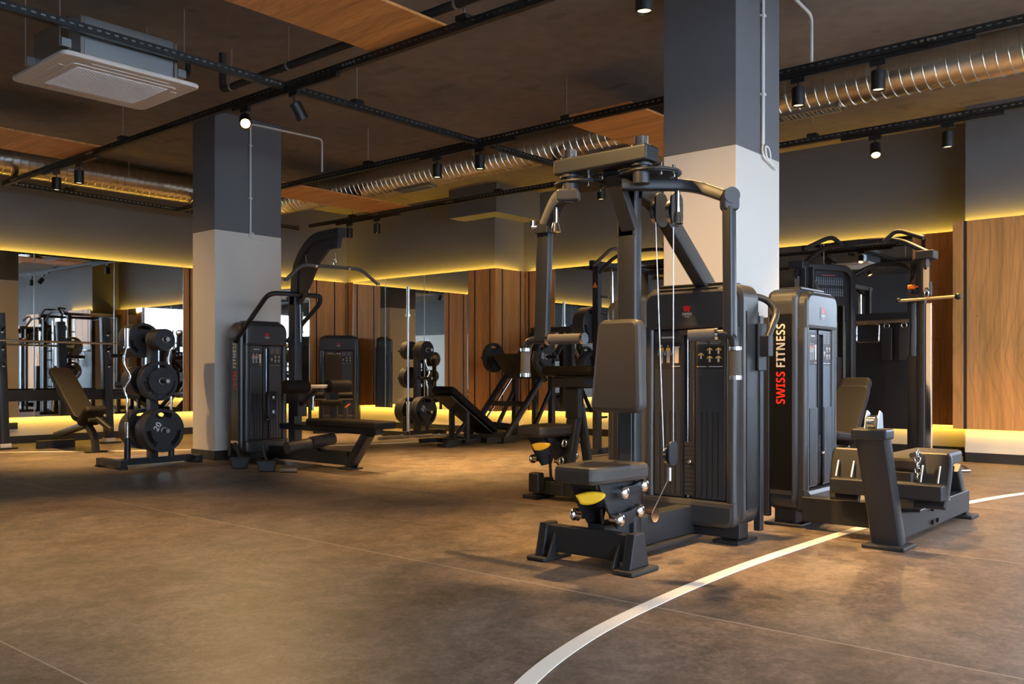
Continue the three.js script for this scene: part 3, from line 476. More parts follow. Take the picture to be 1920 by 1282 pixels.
function seatUnit(t, ox, oy, oz) {                                                // padded seat on a four-bar height adjuster; offsets from the chest machine's seat
  const P = (x, y, z) => V(x + ox, y + oy, z + oz);
  const sh = new THREE.Shape(); sh.moveTo(-.22, -.1); sh.quadraticCurveTo(-.225, 0, -.22, .1); sh.quadraticCurveTo(-.2, .13, -.15, .14); sh.lineTo(.2, .165); sh.quadraticCurveTo(.225, .16, .225, .13); sh.lineTo(.225, -.13); sh.quadraticCurveTo(.225, -.16, .2, -.165); sh.lineTo(-.15, -.14); sh.quadraticCurveTo(-.2, -.13, -.22, -.1);
  const seat = part('seat', uvMetres(place(extr(sh, .085, .022), P(3.74, .47, -2.64), X, NZ)), M.pad, t);
  for (const s of [-1, 1]) part('carriage_plate', place(extr(poly([[-.16, .15], [.17, .15], [.2, .02], [.14, -.1], [.02, -.11], [-.06, -.02]]), .014, .003), P(3.76, .3, -2.64 + s * .085), X, Y), M.frameMatt, t);
  part('carriage_front', bx(3.61 + ox, 3.8 + ox, .4 + oy, .43 + oy, -2.72 + oz, -2.56 + oz), M.frameMatt, t);
  for (const s of [-1, 1]) for (const [xa, ya, xb, yb] of [[3.77, .375, 3.95, .395], [3.73, .245, 3.91, .27]]) {
    const zz = -2.64 + s * .125, mx = (xa + xb) / 2, my = (ya + yb) / 2, sp = new THREE.Shape(); const hl = Math.hypot(xb - xa, yb - ya) / 2;
    sp.moveTo(-hl, .034); sp.quadraticCurveTo(0, .004, hl, .034); sp.lineTo(hl + .012, 0); sp.lineTo(hl, -.034); sp.quadraticCurveTo(0, -.004, -hl, -.034); sp.lineTo(-hl - .012, 0); sp.closePath();
    const lk = part('adjuster_link', place(extr(sp, .018, .004), P(mx, my, zz), V(xb - xa, yb - ya, 0), V(0, 1, 0)), M.frame, t);
    for (const [x, y] of [[xa, ya], [xb, yb]]) part('chrome_cap', [rod(P(x, y, zz - s * .04), P(x, y, zz + s * .012), .02), (g => { g.scale(1, 1, .6); const c = P(x, y, zz + s * .014); g.translate(c.x, c.y, c.z); return g; })(new THREE.SphereGeometry(.034, 18, 12))], M.chrome, lk);
  }
  part('gas_spring', rod(P(3.79, .06, -2.64), P(3.77, .28, -2.64), .011), M.black, t);
  const lv = new THREE.Shape(); lv.moveTo(-.075, .012); lv.quadraticCurveTo(0, .04, .06, .024); lv.quadraticCurveTo(.085, .012, .05, -.012); lv.quadraticCurveTo(-.005, -.045, -.05, -.03); lv.closePath();
  part('release_lever', place(extr(lv, .05, .012), P(3.6, .36, -2.585), V(.45, 0, .9), Y), M.yellow, t, 'yellow seat release lever');
}
// chest fly machine in front of the column
{
  const t = thing('chest_fly_machine', 'black chest fly machine with brown backrest and hanging arms in front of the column', 'exercise machine', [4.2, 0, -2.66]);
  tower(t, 4.64, -2.645, -Math.PI / 2, { w: .66, h: 1.475 });
  // frame
  part('front_crossbar', place(extr(shapeRR(.56, .135, .02), .07, .006), V(3.72, .115, -2.675), NZ, Y), M.frameMatt, t);
  for (const z of [-2.945, -2.41]) { part('end_plate', place(extr(poly([[-.045, .09], [.045, .09], [.085, -.075], [-.085, -.075]]), .05, .006), V(3.725, .1, z), X, Y), M.frameMatt, t); part('gusset', place(extr(poly([[-.06, -.06], [.0, -.06], [0, .06]]), .014, .003), V(3.685, .085, z + (z < -2.7 ? .07 : -.07)), X, Y), M.frameMatt, t); part('foot_pad', bx(3.61, 3.85, 0, .024, z - .06, z + .06, .01), M.rubber, t); }
  part('floor_beam', bar(V(3.75, .125, -2.66), V(4.66, .125, -2.66), .16, .1, UP), M.frameMatt, t);
  part('beam_lip', bx(3.8, 4.66, .03, .045, -2.72, -2.56), M.frameMatt, t);
  part('rear_crossbar', bx(4.7, 4.78, .03, .12, -2.95, -2.35, .006), M.frameMatt, t);
  part('upright', bar(V(4.015, .06, -2.635), V(4.015, 1.97, -2.635), .07, .115, X, .014), M.frame, t);
  part('upright_cover', bx(3.972, 3.98, .25, .76, -2.67, -2.595, .003), M.shroud, t);
  part('upright_foot', bx(3.9, 3.98, .19, .28, -2.69, -2.58, .01), M.frame, t);
  seatUnit(t, 0, 0, 0);
  const bk = part('backrest', uvMetres(place((() => { const sh = new THREE.Shape(); sh.moveTo(-.1, -.235); sh.lineTo(.1, -.235); sh.quadraticCurveTo(.155, -.235, .152, -.18); sh.lineTo(.128, .2); sh.quadraticCurveTo(.122, .24, .08, .24); sh.lineTo(-.08, .24); sh.quadraticCurveTo(-.122, .24, -.128, .2); sh.lineTo(-.152, -.18); sh.quadraticCurveTo(-.155, -.235, -.1, -.235); return extr(sh, .08, .022); })(), V(3.875, 1.0, -2.6), Z, V(.06, 1, 0))), M.pad, t);
  part('backrest_bracket', bx(3.9, 3.985, .85, 1.1, -2.67, -2.6), M.frameMatt, t);
  // head
  part('top_beam', bx(3.74, 3.865, 2.0, 2.08, -2.93, -2.36, .012), M.frame, t);
  part('head_bracket', [bar(V(4.0, 1.72, -2.62), V(3.84, 1.98, -2.62), .09, .05, Z), bx(3.84, 4.05, 1.93, 2.0, -2.68, -2.59, .006), bx(3.98, 4.05, 1.68, 1.95, -2.69, -2.58, .004)], M.frameMatt, t);
  for (const [x, z] of [[3.8, -2.86], [3.81, -2.43]]) {
    part('pivot_hub', [rod(V(x, 1.9, z), V(x, 2.0, z), .042), rod(V(x, 1.985, z), V(x, 1.998, z), .055)], M.frame, t); part('pivot_nut', [rod(V(x, 2.08, z), V(x, 2.13, z), .04, .04, 6), rod(V(x, 2.08, z), V(x, 2.088, z), .052)], M.chrome, t);
    const cd = part('cam_disc', [rod(V(x + .1, 1.955, z), V(x + .1, 1.975, z), .14, .14, 40)], M.frameMatt, t); const tr = new THREE.TorusGeometry(.141, .007, 8, 44); tr.rotateX(Math.PI / 2); tr.translate(x + .1, 1.965, z); part('cam_rim', tr, M.frame, cd);
    for (const a of [.4, 1.3, 2.2]) part('cam_stop', rod(V(x + .1 + .11 * Math.cos(a), 1.94, z + .11 * Math.sin(a)), V(x + .1 + .11 * Math.cos(a), 2.0, z + .11 * Math.sin(a)), .01, .01, 8), M.chrome, cd);
  }
  // right arm
  const armR = part('swing_arm', bent([V(3.83, 1.915, -2.56), V(4.07, 1.915, -2.29), V(4.075, 1.84, -2.12)], .055, .06, UP, .1, .008), M.frame, t);
  part('arm_hinge', [place(extr(shapeRR(.085, .1, .03), .06, .01), V(4.075, 1.81, -2.09), V(.76, 0, .65), Y), rod(V(4.0985, 1.835, -2.117), V(4.052, 1.835, -2.063), .04, .04, 24)], M.frame, armR);
  part('pull_pin', [rod(V(4.02, 1.77, -2.35), V(4.02, 1.95, -2.35), .014), rod(V(4.02, 1.72, -2.35), V(4.02, 1.78, -2.35), .028, .016)], M.chrome, armR);
  part('hanging_arm', bar(V(4.07, 1.78, -2.09), V(4.06, 1.15, -2.08), .06, .05, X, .008), M.frame, armR);
  const hr = part('handle', pipe([V(4.02, 1.155, -2.22), V(4.055, 1.16, -2.06), V(4.06, .95, -2.05)], .021, .05), M.frame, t);
  many('grip', [rod(V(3.99, 1.152, -2.27), V(4.035, 1.158, -2.15), .029), rod(V(4.06, 1.08, -2.051), V(4.06, .955, -2.05), .027)], M.grip, hr); many('grip_ring', [rod(V(4.036, 1.158, -2.148), V(4.041, 1.159, -2.135), .032), rod(V(4.06, 1.095, -2.051), V(4.06, 1.078, -2.051), .031), rod(V(4.06, .955, -2.05), V(4.06, .935, -2.05), .031)], M.chrome, hr);
  // left arm
  const armL = part('swing_arm', bent([V(3.79, 1.9, -2.86), V(3.85, 1.9, -2.98), V(3.9, 1.77, -3.1)], .06, .08, V(.8, 0, -.3), .06, .008), M.frameMatt, t);
  part('arm_hinge', [place(extr(shapeRR(.12, .06, .02), .085, .008), V(3.795, 1.895, -2.87), V(.5, 0, .86), Y), bx(3.855, 3.945, 1.73, 1.78, -3.15, -3.06, .006)], M.frame, armL);
  part('hinge_bolt', [rod(V(3.84, 1.77, -3.16), V(3.96, 1.77, -3.06), .012), rod(V(3.845, 1.8, -3.155), V(3.845, 1.77, -3.155), .016)], M.chrome, armL);
  part('pull_pin', [rod(V(3.83, 1.74, -2.98), V(3.83, 1.9, -2.98), .013), rod(V(3.83, 1.72, -2.98), V(3.83, 1.77, -2.98), .028, .016)], M.chrome, armL);
  part('hanging_arm', bar(V(3.9, 1.75, -3.11), V(3.9, 1.15, -3.13), .045, .085, X, .006), M.frame, armL);
  const hl = part('handle', pipe([V(3.9, 1.15, -2.86), V(3.9, 1.15, -3.245), V(3.9, .95, -3.25)], .021, .06), M.frame, t);
  many('grip', [rod(V(3.9, 1.15, -2.86), V(3.9, 1.15, -3.07), .028), rod(V(3.9, 1.09, -3.249), V(3.9, .965, -3.25), .027)], M.grip, hl); many('grip_ring', [rod(V(3.9, 1.15, -3.07), V(3.9, 1.15, -3.09), .032), rod(V(3.9, 1.15, -2.855), V(3.9, 1.15, -2.838), .032), rod(V(3.9, 1.105, -3.249), V(3.9, 1.088, -3.249), .031), rod(V(3.9, .965, -3.25), V(3.9, .945, -3.25), .031)], M.chrome, hl);
  // rear brace, pulleys and cables
  part('rear_brace', bent([V(4.03, 1.93, -2.6), V(4.22, 1.9, -2.6), V(4.78, 1.44, -2.58)], .075, .1, Z, .12), M.frameMatt, t);
  for (const [z, x] of [[-2.53, 4.16], [-2.46, 4.2]]) { const pw = part('pulley_guard', place(extr(shapeRR(.12, .18, .055), .012, .003), V(x, 1.83, z), X, Y), M.frameMatt, t); part('pulley_wheel', rod(V(x, 1.82, z - .035), V(x, 1.82, z - .012), .062, .062, 28), M.steel, pw); }
  const lp = part('pulley_guard', place(extr(shapeRR(.085, .13, .04), .012, .003), V(4.16, .545, -2.46), X, Y), M.frameMatt, t); part('pulley_wheel', rod(V(4.16, .54, -2.49), V(4.16, .54, -2.47), .055, .055, 28), M.chrome, lp); part('cable_end', rod(V(4.16, .4, -2.48), V(4.16, .47, -2.48), .012), M.steel, lp);
  many('cable', [rod(V(4.11, 1.8, -2.535), V(4.11, .56, -2.485), .0028, .0028, 6), rod(V(4.2, 1.8, -2.48), V(4.2, .56, -2.48), .0028, .0028, 6), rod(V(4.17, .2, -2.6), V(4.16, .42, -2.48), .0028, .0028, 6)], M.steel, t);
  part('floor_pulley', rod(V(4.2, .205, -2.63), V(4.2, .205, -2.59), .04, .04, 24), M.chrome, t);
  part('side_bracket', [bx(4.82, 4.92, .98, 1.25, -2.305, -2.29, .004), bx(4.84, 4.9, 1.06, 1.18, -2.3, -2.24, .006)], M.frameMatt, t);
  part('side_handle', pipe([V(4.87, 1.17, -2.26), V(4.98, 1.32, -2.25), V(4.98, 1.4, -2.32), V(4.88, 1.42, -2.4)], .02, .06), M.frame, t);
}
// low row machine on the right
{
  const t = thing('seated_row_machine', 'black seated row machine with SWISS FITNESS side panel, leaning pulley post and foot plates', 'exercise machine', [5.7, 0, -2]);
  tower(t, 5.71, -2.28, 0, { w: .57, h: 1.5, text: -1, accent: 'o' });
  part('side_beam', bx(5.43, 5.55, .05, .2, -2.3, -1.73, .006), M.frameMatt, t);
  part('floor_beam', bx(5.18, 6.56, .05, .19, -1.74, -1.62, .006), M.frameMatt, t);
  many('beam_bolt', [.08, .16].flatMap(y => [5.72, 5.82].map(x => rod(V(x, y, -1.62), V(x, y, -1.605), .014, .014, 8))), M.black, t);
  part('pulley_post', sweep([V(5.175, .02, -1.69), V(4.965, .63, -1.705)], rrect(.165, .1, .022), Z, .5), M.frame, t);
  const cap = part('post_cap', place(extr(shapeRR(.19, .06, .02), .13, .01), V(4.96, .64, -1.705), Z, Y), M.frame, t);
  many('pulley_cheek', [-.03, .035].map(dz => place(extr(poly([[-.05, -.01], [.05, -.01], [.035, .085], [.0, .1], [-.03, .06]]), .008, .002), V(4.97, .665, -1.705 + dz), X, Y)), M.steel, cap);
  part('pulley_wheel', rod(V(4.97, .7, -1.725), V(4.97, .7, -1.685), .04, .04, 24), M.chrome, cap);
  part('post_foot', bx(5.07, 5.28, 0, .022, -1.805, -1.575, .008), M.rubber, t);
  part('foot_bar', bx(5.24, 5.33, .265, .355, -2.05, -1.43, .012), M.frameMatt, t);
  for (const z of [-1.99, -1.515]) {
    const fp = part('foot_plate', place((() => { const s = new THREE.Shape(); s.moveTo(-.085, -.15); s.lineTo(.085, -.15); s.quadraticCurveTo(.1, -.02, .1, .08); s.quadraticCurveTo(.1, .16, .07, .165); s.lineTo(-.075, .165); s.quadraticCurveTo(-.1, .16, -.1, .1); s.quadraticCurveTo(-.1, -.02, -.085, -.15); return extr(s, .04, .012); })(), V(5.36, .36, z), Z, V(.28, 1, 0)), M.shroudDark, t);
    many('plate_bolt', [rod(V(5.3, .36, z - .045), V(5.345, .45, z - .045), .006, .006, 6), rod(V(5.3, .36, z + .045), V(5.345, .45, z + .045), .006, .006, 6)], M.steel, fp);
  }
  part('step_plate', bx(5.3, 5.9, .19, .205, -1.86, -1.56, .004), M.shroudDark, t);
  const st = part('seat', uvMetres(place((() => { const s = new THREE.Shape(); s.moveTo(-.4, -.075); s.quadraticCurveTo(-.4, -.1, -.36, -.11); s.lineTo(-.1, -.15); s.lineTo(.36, -.15); s.quadraticCurveTo(.4, -.15, .4, -.11); s.lineTo(.4, .11); s.quadraticCurveTo(.4, .15, .36, .15); s.lineTo(-.1, .15); s.lineTo(-.36, .11); s.quadraticCurveTo(-.4, .1, -.4, .075); s.closePath(); return extr(s, .085, .022); })(), V(5.93, .43, -1.75), X, NZ)), M.pad, t);
  part('seat_rail', bx(5.5, 6.38, .33, .39, -1.77, -1.67, .006), M.frameMatt, t);
  part('rear_leg', sweep([V(6.58, .02, -1.68), V(6.36, .35, -1.68)], rrect(.1, .08, .012), Z, .5), M.frame, t); part('front_leg', bx(5.6, 5.68, .19, .34, -1.72, -1.64, .006), M.frameMatt, t);
  part('rear_foot', bx(6.5, 6.68, 0, .022, -1.77, -1.59, .008), M.rubber, t);
  const h = thing('row_handle', 'chrome triangle row handle with chain lying on the seat of the row machine', 'cable handle', [5.6, .475, -1.62]);
  part('handle_frame', [pipe([V(5.33, .52, -1.6), V(5.62, .49, -1.56), V(5.62, .485, -1.66), V(5.33, .52, -1.6)], .007, .02, 8)], M.chrome, h); many('grip', [rod(V(5.55, .485, -1.54), V(5.66, .485, -1.54), .016), rod(V(5.55, .485, -1.68), V(5.66, .485, -1.68), .016)], M.grip, h);
  const ch = []; for (let i = 0; i < 6; i++) { const g = new THREE.TorusGeometry(.016, .0045, 6, 14); g.scale(1, 1.4, 1); if (i % 2) g.rotateY(1.4); g.translate(5.33 + .004 * i, .515 - i * .033, -1.585); ch.push(g); } part('chain', ch, M.chrome, h);
}
// lat pulldown and row machine at the left column
{
  const t = thing('lat_pulldown_machine', 'dark lat pulldown and row machine with long bench against the left column', 'exercise machine', [5.8, 0, -8]);
  tower(t, 5.78, -8.5, 0, { w: .6, h: 1.52, text: -1, accent: 'o' });
  part('upright', bar(V(5.9, .05, -8.15), V(5.9, 1.8, -8.15), .1, .12, X, .012), M.frame, t);
  part('top_arm', bent([V(5.9, 1.7, -8.15), V(5.9, 2.14, -8.09), V(5.9, 2.385, -7.82), V(5.9, 2.4, -7.36)], .1, .1, X, .16, .014), M.frameMatt, t);
  part('pulley_housing', place(extr(poly([[-.34, -.2], [-.2, -.04], [.28, .02], [.34, 0], [.32, -.11], [.14, -.12], [-.02, -.24], [-.2, -.5], [-.33, -.66]]), .05, .006), V(5.9, 2.36, -7.72), Z, Y), M.frameMatt, t);
  many('cable', [rod(V(5.87, 2.3, -7.95), V(5.87, 2.1, -7.9), .0035, .0035, 6), rod(V(5.9, 2.2, -7.46), V(5.9, 2.12, -7.45), .004, .004, 6), rod(V(5.9, 2.2, -8.08), V(5.9, 1.3, -8.05), .003, .003, 6)], M.steel, t);
  part('support_rail', pipe([V(5.46, 1.3, -8.62), V(5.52, 1.8, -8.08), V(6.14, 1.8, -8.02), V(6.15, 1.72, -8.05), V(6.12, 1.32, -8.6)], .026, .1), M.frameMatt, t);
  part('bench_rail', bx(5.8, 5.9, .36, .42, -8.3, -6.72, .006), M.frameMatt, t);
  part('bench_pad', uvMetres(place(extr(shapeRR(.3, 1.1, .05), .075, .02), V(5.85, .457, -7.17), X, Z)), M.padSmooth, t);
  part('front_leg', sweep([V(5.85, .02, -7.17), V(5.85, .37, -6.88)], rrect(.1, .1, .012), X, .5), M.frame, t); part('front_foot', bx(5.76, 5.94, 0, .02, -7.27, -7.07, .006), M.rubber, t);
  part('floor_beam', bx(5.79, 5.91, .04, .17, -8.5, -7.16, .006), M.frameMatt, t);
  const rr = part('thigh_roller', [rod(V(5.4, .825, -7.62), V(5.66, .825, -7.62), .068, .068, 24)], M.padSmooth, t); part('thigh_roller', [rod(V(5.93, .825, -7.62), V(6.2, .825, -7.62), .068, .068, 24)], M.padSmooth, t); part('roller_rod', rod(V(5.45, .825, -7.62), V(6.15, .825, -7.62), .02), M.steel, t);
  part('roller_arm', [bar(V(5.9, .6, -8.1), V(5.8, .8, -7.64), .05, .05), bx(5.84, 5.96, .5, .75, -8.1, -8.02, .006)], M.frameMatt, t);
  part('row_pulley', [place(extr(shapeRR(.1, .3, .045), .05, .006), V(5.68, .62, -8.28), X, Y)], M.plastic, t); many('pulley_bolt', [rod(V(5.69, .7, -8.25), V(5.69, .7, -8.235), .02), rod(V(5.69, .55, -8.25), V(5.69, .55, -8.235), .02)], M.chrome, t);
  part('adjuster_pin', [rod(V(6.02, .72, -8.0), V(6.02, .56, -8.0), .014), rod(V(6.02, .74, -8.0), V(6.02, .7, -8.0), .022)], M.chrome, t);
  many('foot_roller', [rod(V(5.33, .225, -7.5), V(5.6, .25, -7.5), .06, .06, 20), rod(V(5.62, .26, -7.5), V(5.9, .285, -7.5), .062, .062, 20)], M.pad, t);
  part('roller_bracket', bar(V(5.85, .16, -7.6), V(5.72, .22, -7.52), .05, .05), M.frameMatt, t);
  for (const [x, z] of [[5.16, -8.05], [5.17, -7.6]]) part('foot_block', [place(extr(poly([[-.1, .05], [.1, .05], [.07, -.06], [-.07, -.06]]), .1, .01), V(x, .062, z), V(.75, 0, .66), Y), bar(V(x, .1, z), V(x - .02, .26, z - .06), .03, .012)], M.frameMatt, t);
  const lb = thing('lat_bar', 'black wide bar hanging from the lat pulldown arm', 'pulldown bar', [5.85, 2.05, -7.45]);
  part('bar_tube', pipe([V(5.27, 1.86, -7.45), V(5.47, 2.04, -7.45), V(6.22, 2.06, -7.45), V(6.46, 1.92, -7.45)], .018, .08), M.grip, lb); many('bar_ring', [rod(V(5.26, 1.851, -7.45), V(5.275, 1.865, -7.45), .021), rod(V(6.455, 1.923, -7.45), V(6.475, 1.911, -7.45), .021), rod(V(5.63, 2.044, -7.45), V(5.65, 2.045, -7.45), .022), rod(V(6.05, 2.056, -7.45), V(6.07, 2.056, -7.45), .022)], M.chrome, lb);
  part('carabiner', (() => { const g = new THREE.TorusGeometry(.025, .006, 8, 18); g.scale(.7, 1.6, 1); g.translate(5.88, 2.1, -7.45); return g; })(), M.chrome, lb);
  single('loose_grip', [rod(V(5.19, .024, -7.42), V(5.29, .024, -7.3), .022), rod(V(5.285, .024, -7.306), V(5.3, .024, -7.288), .024)], M.steel, 'single steel ended grip lying on the floor by the lat machine', 'cable handle');
}
// curl machine behind the chest machine
{
  const t = thing('arm_curl_machine', 'black arm curl machine with brown arm pad half hidden behind the chest fly machine', 'exercise machine', [5.5, 0, -4.2]);
  tower(t, 5.47, -3.61, Math.PI, { w: .56, h: 1.49, ribs: false, stack: 6 });
  seatUnit(t, 1.68, .06, -1.66);
  part('arm_pad', uvMetres(place(extr(shapeRR(.48, .3, .05), .075, .03), V(5.6, .975, -4.16), Z, V(.93, -.05, 0))), M.padSmooth, t);
  part('pad_frame', [bx(5.5, 5.66, .86, .93, -4.32, -4.0, .006), bx(5.54, 5.6, .62, .88, -4.22, -4.1, .006)], M.frameMatt, t);
  part('slanted_upright', sweep([V(5.49, .05, -4.2), V(5.6, .7, -4.16)], rrect(.1, .075, .01), Z, .5), M.frame, t);
  part('rear_strut', sweep([V(5.78, .05, -4.14), V(5.62, .72, -4.14)], rrect(.06, .06, .01), Z, .5), M.frameMatt, t);
  part('floor_beam', [bx(5.42, 5.56, .04, .14, -4.45, -3.75, .006), bx(5.4, 6.3, .04, .13, -4.26, -4.14, .006)], M.frameMatt, t);
  part('foot_pad', bx(5.36, 5.6, 0, .03, -4.5, -4.36, .008), M.rubber, t); part('roller_block', [bx(5.31, 5.39, .06, .21, -4.4, -4.3, .015), bx(5.36, 5.52, .09, .16, -4.38, -4.32)], M.shroudDark, t);
  part('curl_handle', pipe([V(5.58, .9, -4.44), V(5.5, 1.05, -4.5), V(5.4, 1.12, -4.4)], .018, .05), M.frame, t);
}

// ------------------------------------------------------------------ weight plates
function plateGeo(r, t) {
  const s = new THREE.Shape(); s.absarc(0, 0, r, 0, Math.PI * 2); const h = new THREE.Path(); h.absarc(0, 0, .026, 0, Math.PI * 2, true); s.holes.push(h);
  if (r > .15) for (const a of [90, 210, 330]) { const c = a * Math.PI / 180, w = .52, p = new THREE.Path(); p.absarc(0, 0, r * .83, c - w, c + w, false); p.absarc(0, 0, r * .64, c + w, c - w, true); p.closePath(); s.holes.push(p); }
  return extr(s, t, .005, 20);
}
function hubGeo(r, t) { const s = new THREE.Shape(), q = []; for (const a of [270, 30, 150]) { const c = a * Math.PI / 180, d = .12; for (const e of [-d, d]) q.push([r * .92 * Math.cos(c + e), r * .92 * Math.sin(c + e)]); } s.moveTo(...q[0]); q.slice(1).forEach(v => s.lineTo(...v)); s.closePath(); const h = new THREE.Path(); h.absarc(0, 0, .027, 0, 7, true); s.holes.push(h); return extr(s, t, .003, 10); }
const PG = {}; const plateOf = (r, t) => PG[r + '_' + t] ??= clean(plateGeo(r, t));
const hubOf = r => PG['h' + r] ??= clean(hubGeo(r, .008)); const bushGeo = clean((() => { const g = new THREE.TorusGeometry(.031, .006, 8, 24); return g; })());
const numGeo = r => PG['n' + r] ??= clean(text('20', .062, .002));
function plate(x, y, z, r, t, label, group, front = 0, num = true, spin = 0) {                 // axis along z; front: +1 / -1 shows a face with hub and number
  if (!front) { const m = shade(new THREE.Mesh(plateOf(r, t), M.plate)); m.name = numbered('weight_plate'); m.position.set(x, y, z); m.rotation.z = spin; scene.add(m); bases.set(m, null); return tag(m, label, 'weight plate', group); }
  const g = new THREE.Group(); g.name = numbered('weight_plate'); g.position.set(x, y, z); g.rotation.set(0, front < 0 ? Math.PI : 0, spin); scene.add(g); tag(g, label, 'weight plate', group); bases.set(g, null);
  const add = (n, geo, mat, zz, sx = 0, sy = 0, rot = 0) => { const m = shade(new THREE.Mesh(geo, mat)); m.name = n; m.position.set(sx, sy, zz); m.rotation.z = rot; g.add(m); };
  add('plate_disc', plateOf(r, t), M.plate, 0); if (r > .15) add('hub_plate', hubOf(r), M.plate, t / 2 + .002); add('bushing', bushGeo, M.steel, t / 2 + .006);
  if (num && r > .15) add('number_marking', numGeo(r), M.white, t / 2 + .005, -r * .34, r * .2, 1.05);
  return g;
}
const ORD = ['first', 'second', 'third', 'fourth', 'fifth', 'sixth', 'seventh', 'eighth', 'ninth'];
function stackPlates(x, y, z0, dir, n, r, t, desc, where, group, front, num = true, spin = 0) { // n plates from z0 outward; the outermost one may show its face
  for (let i = 0; i < n; i++) { const last = i === n - 1; plate(x, y, z0 + dir * (i + .5) * (t + .003), r, t, last && front ? front : `${desc} plate, ${last ? 'outermost' : ORD[i] + ' from the post'} on the ${where}`, group, last && front ? dir : 0, num, spin); }
}
function tree(name, label, x, z, mirrorX) {
  const t = thing(name, label, 'plate rack', [x, 0, z]);
  part('post', bx(x - .045, x + .045, .06, 1.36, z - .045, z + .045, .008), M.frame, t);
  part('base_beam', bx(x - .42, x + .46, .02, .085, z - .035, z + .035, .006), M.frame, t);
  part('base_foot', bx(x - .47, x - .39, .02, .09, z - .27, z + .25, .006), M.frame, t); part('base_foot', bx(x + .42, x + .5, .02, .08, z - .1, z + .14, .006), M.frame, t);
  many('foot_pad', [[-.43, -.25], [-.43, .22], [.46, .1], [.46, -.07]].map(([a, b]) => bx(x + a - .045, x + a + .045, 0, .022, z + b - .03, z + b + .03, .004)), M.rubber, t);
  for (const y of [.37, .88, 1.31]) for (const s of [-1, 1]) { const pl = s > 0 ? .32 : .42; part('peg', rod(V(x, y, z + s * .04), V(x, y, z + s * pl), .024), M.frame, t); part('peg_cap', rod(V(x, y, z + s * pl), V(x, y, z + s * (pl + .005)), .021), M.steel, t); }
  for (const dx of [-.28, .2]) part('bar_holder', rod(V(x + dx, .08, z + .02), V(x + dx, .3, z + .02), .032), M.frame, t);
  return t;
}
function curlBar(x, z, label, y0 = .12) {
  const t = thing('curl_bar', label, 'curl bar', [x, y0, z], 0, 'curl bars standing in the plate racks');
  const p = [[0, .12], [0, .32], [0, .4], [-.03, .5], [.035, .62], [-.03, .76], [-.02, .86], [0, .95]].map(([a, b]) => V(x + a, y0 + b, z + a * .6));
  part('bar_shaft', sweep(fillet(p, .05), circ(.014, 12), null, 2), M.chrome, t); part('sleeve', rod(V(x, y0, z), V(x, y0 + .16, z), .024), M.chrome, t); part('sleeve', rod(V(x, y0 + .93, z), V(x, y0 + 1.12, z), .025), M.chrome, t); part('collar', rod(V(x, y0 + .915, z), V(x, y0 + .935, z), .036), M.chrome, t);
}
{ // left plate rack
  const x = 4.76, z = -9.06; tree('plate_rack', 'black plate tree full of weight plates and curl bars left of the left column', x, z);
  const A = 'plates on the left plate tree';
  stackPlates(x, .37, z + .06, 1, 5, .225, .034, 'large black', 'lowest front peg of the left rack', A, 'large black plate marked 20 on the lowest front peg of the left rack', true);
  stackPlates(x, .37, z - .16, -1, 4, .215, .036, 'large black', 'lowest rear peg of the left rack', A);
  stackPlates(x, .88, z + .06, 1, 3, .205, .03, 'broad black', 'middle front peg of the left rack', A, 'broad black grip plate behind the small one on the middle peg, left rack', false);
  plate(x, .88, z + .185, .14, .028, 'small black plate in front on the middle peg of the left rack', A, 1, false);
  stackPlates(x, .88, z - .18, -1, 8, .155, .022, 'medium black', 'middle rear peg, left rack', A);
  stackPlates(x, 1.31, z + .06, 1, 9, .112, .02, 'small thin', 'top front peg of the left rack', A, 'outermost small black plate on the top front peg of the left rack', false);
  stackPlates(x, 1.31, z - .17, -1, 9, .185, .023, 'thin broad', 'top rear peg of the left rack', A);
  curlBar(4.48, -9.04, 'bent chrome curl bar standing at the front of the left plate rack', .301); curlBar(4.96, -9.04, 'bent chrome curl bar standing behind the plates of the left rack', .301);
}
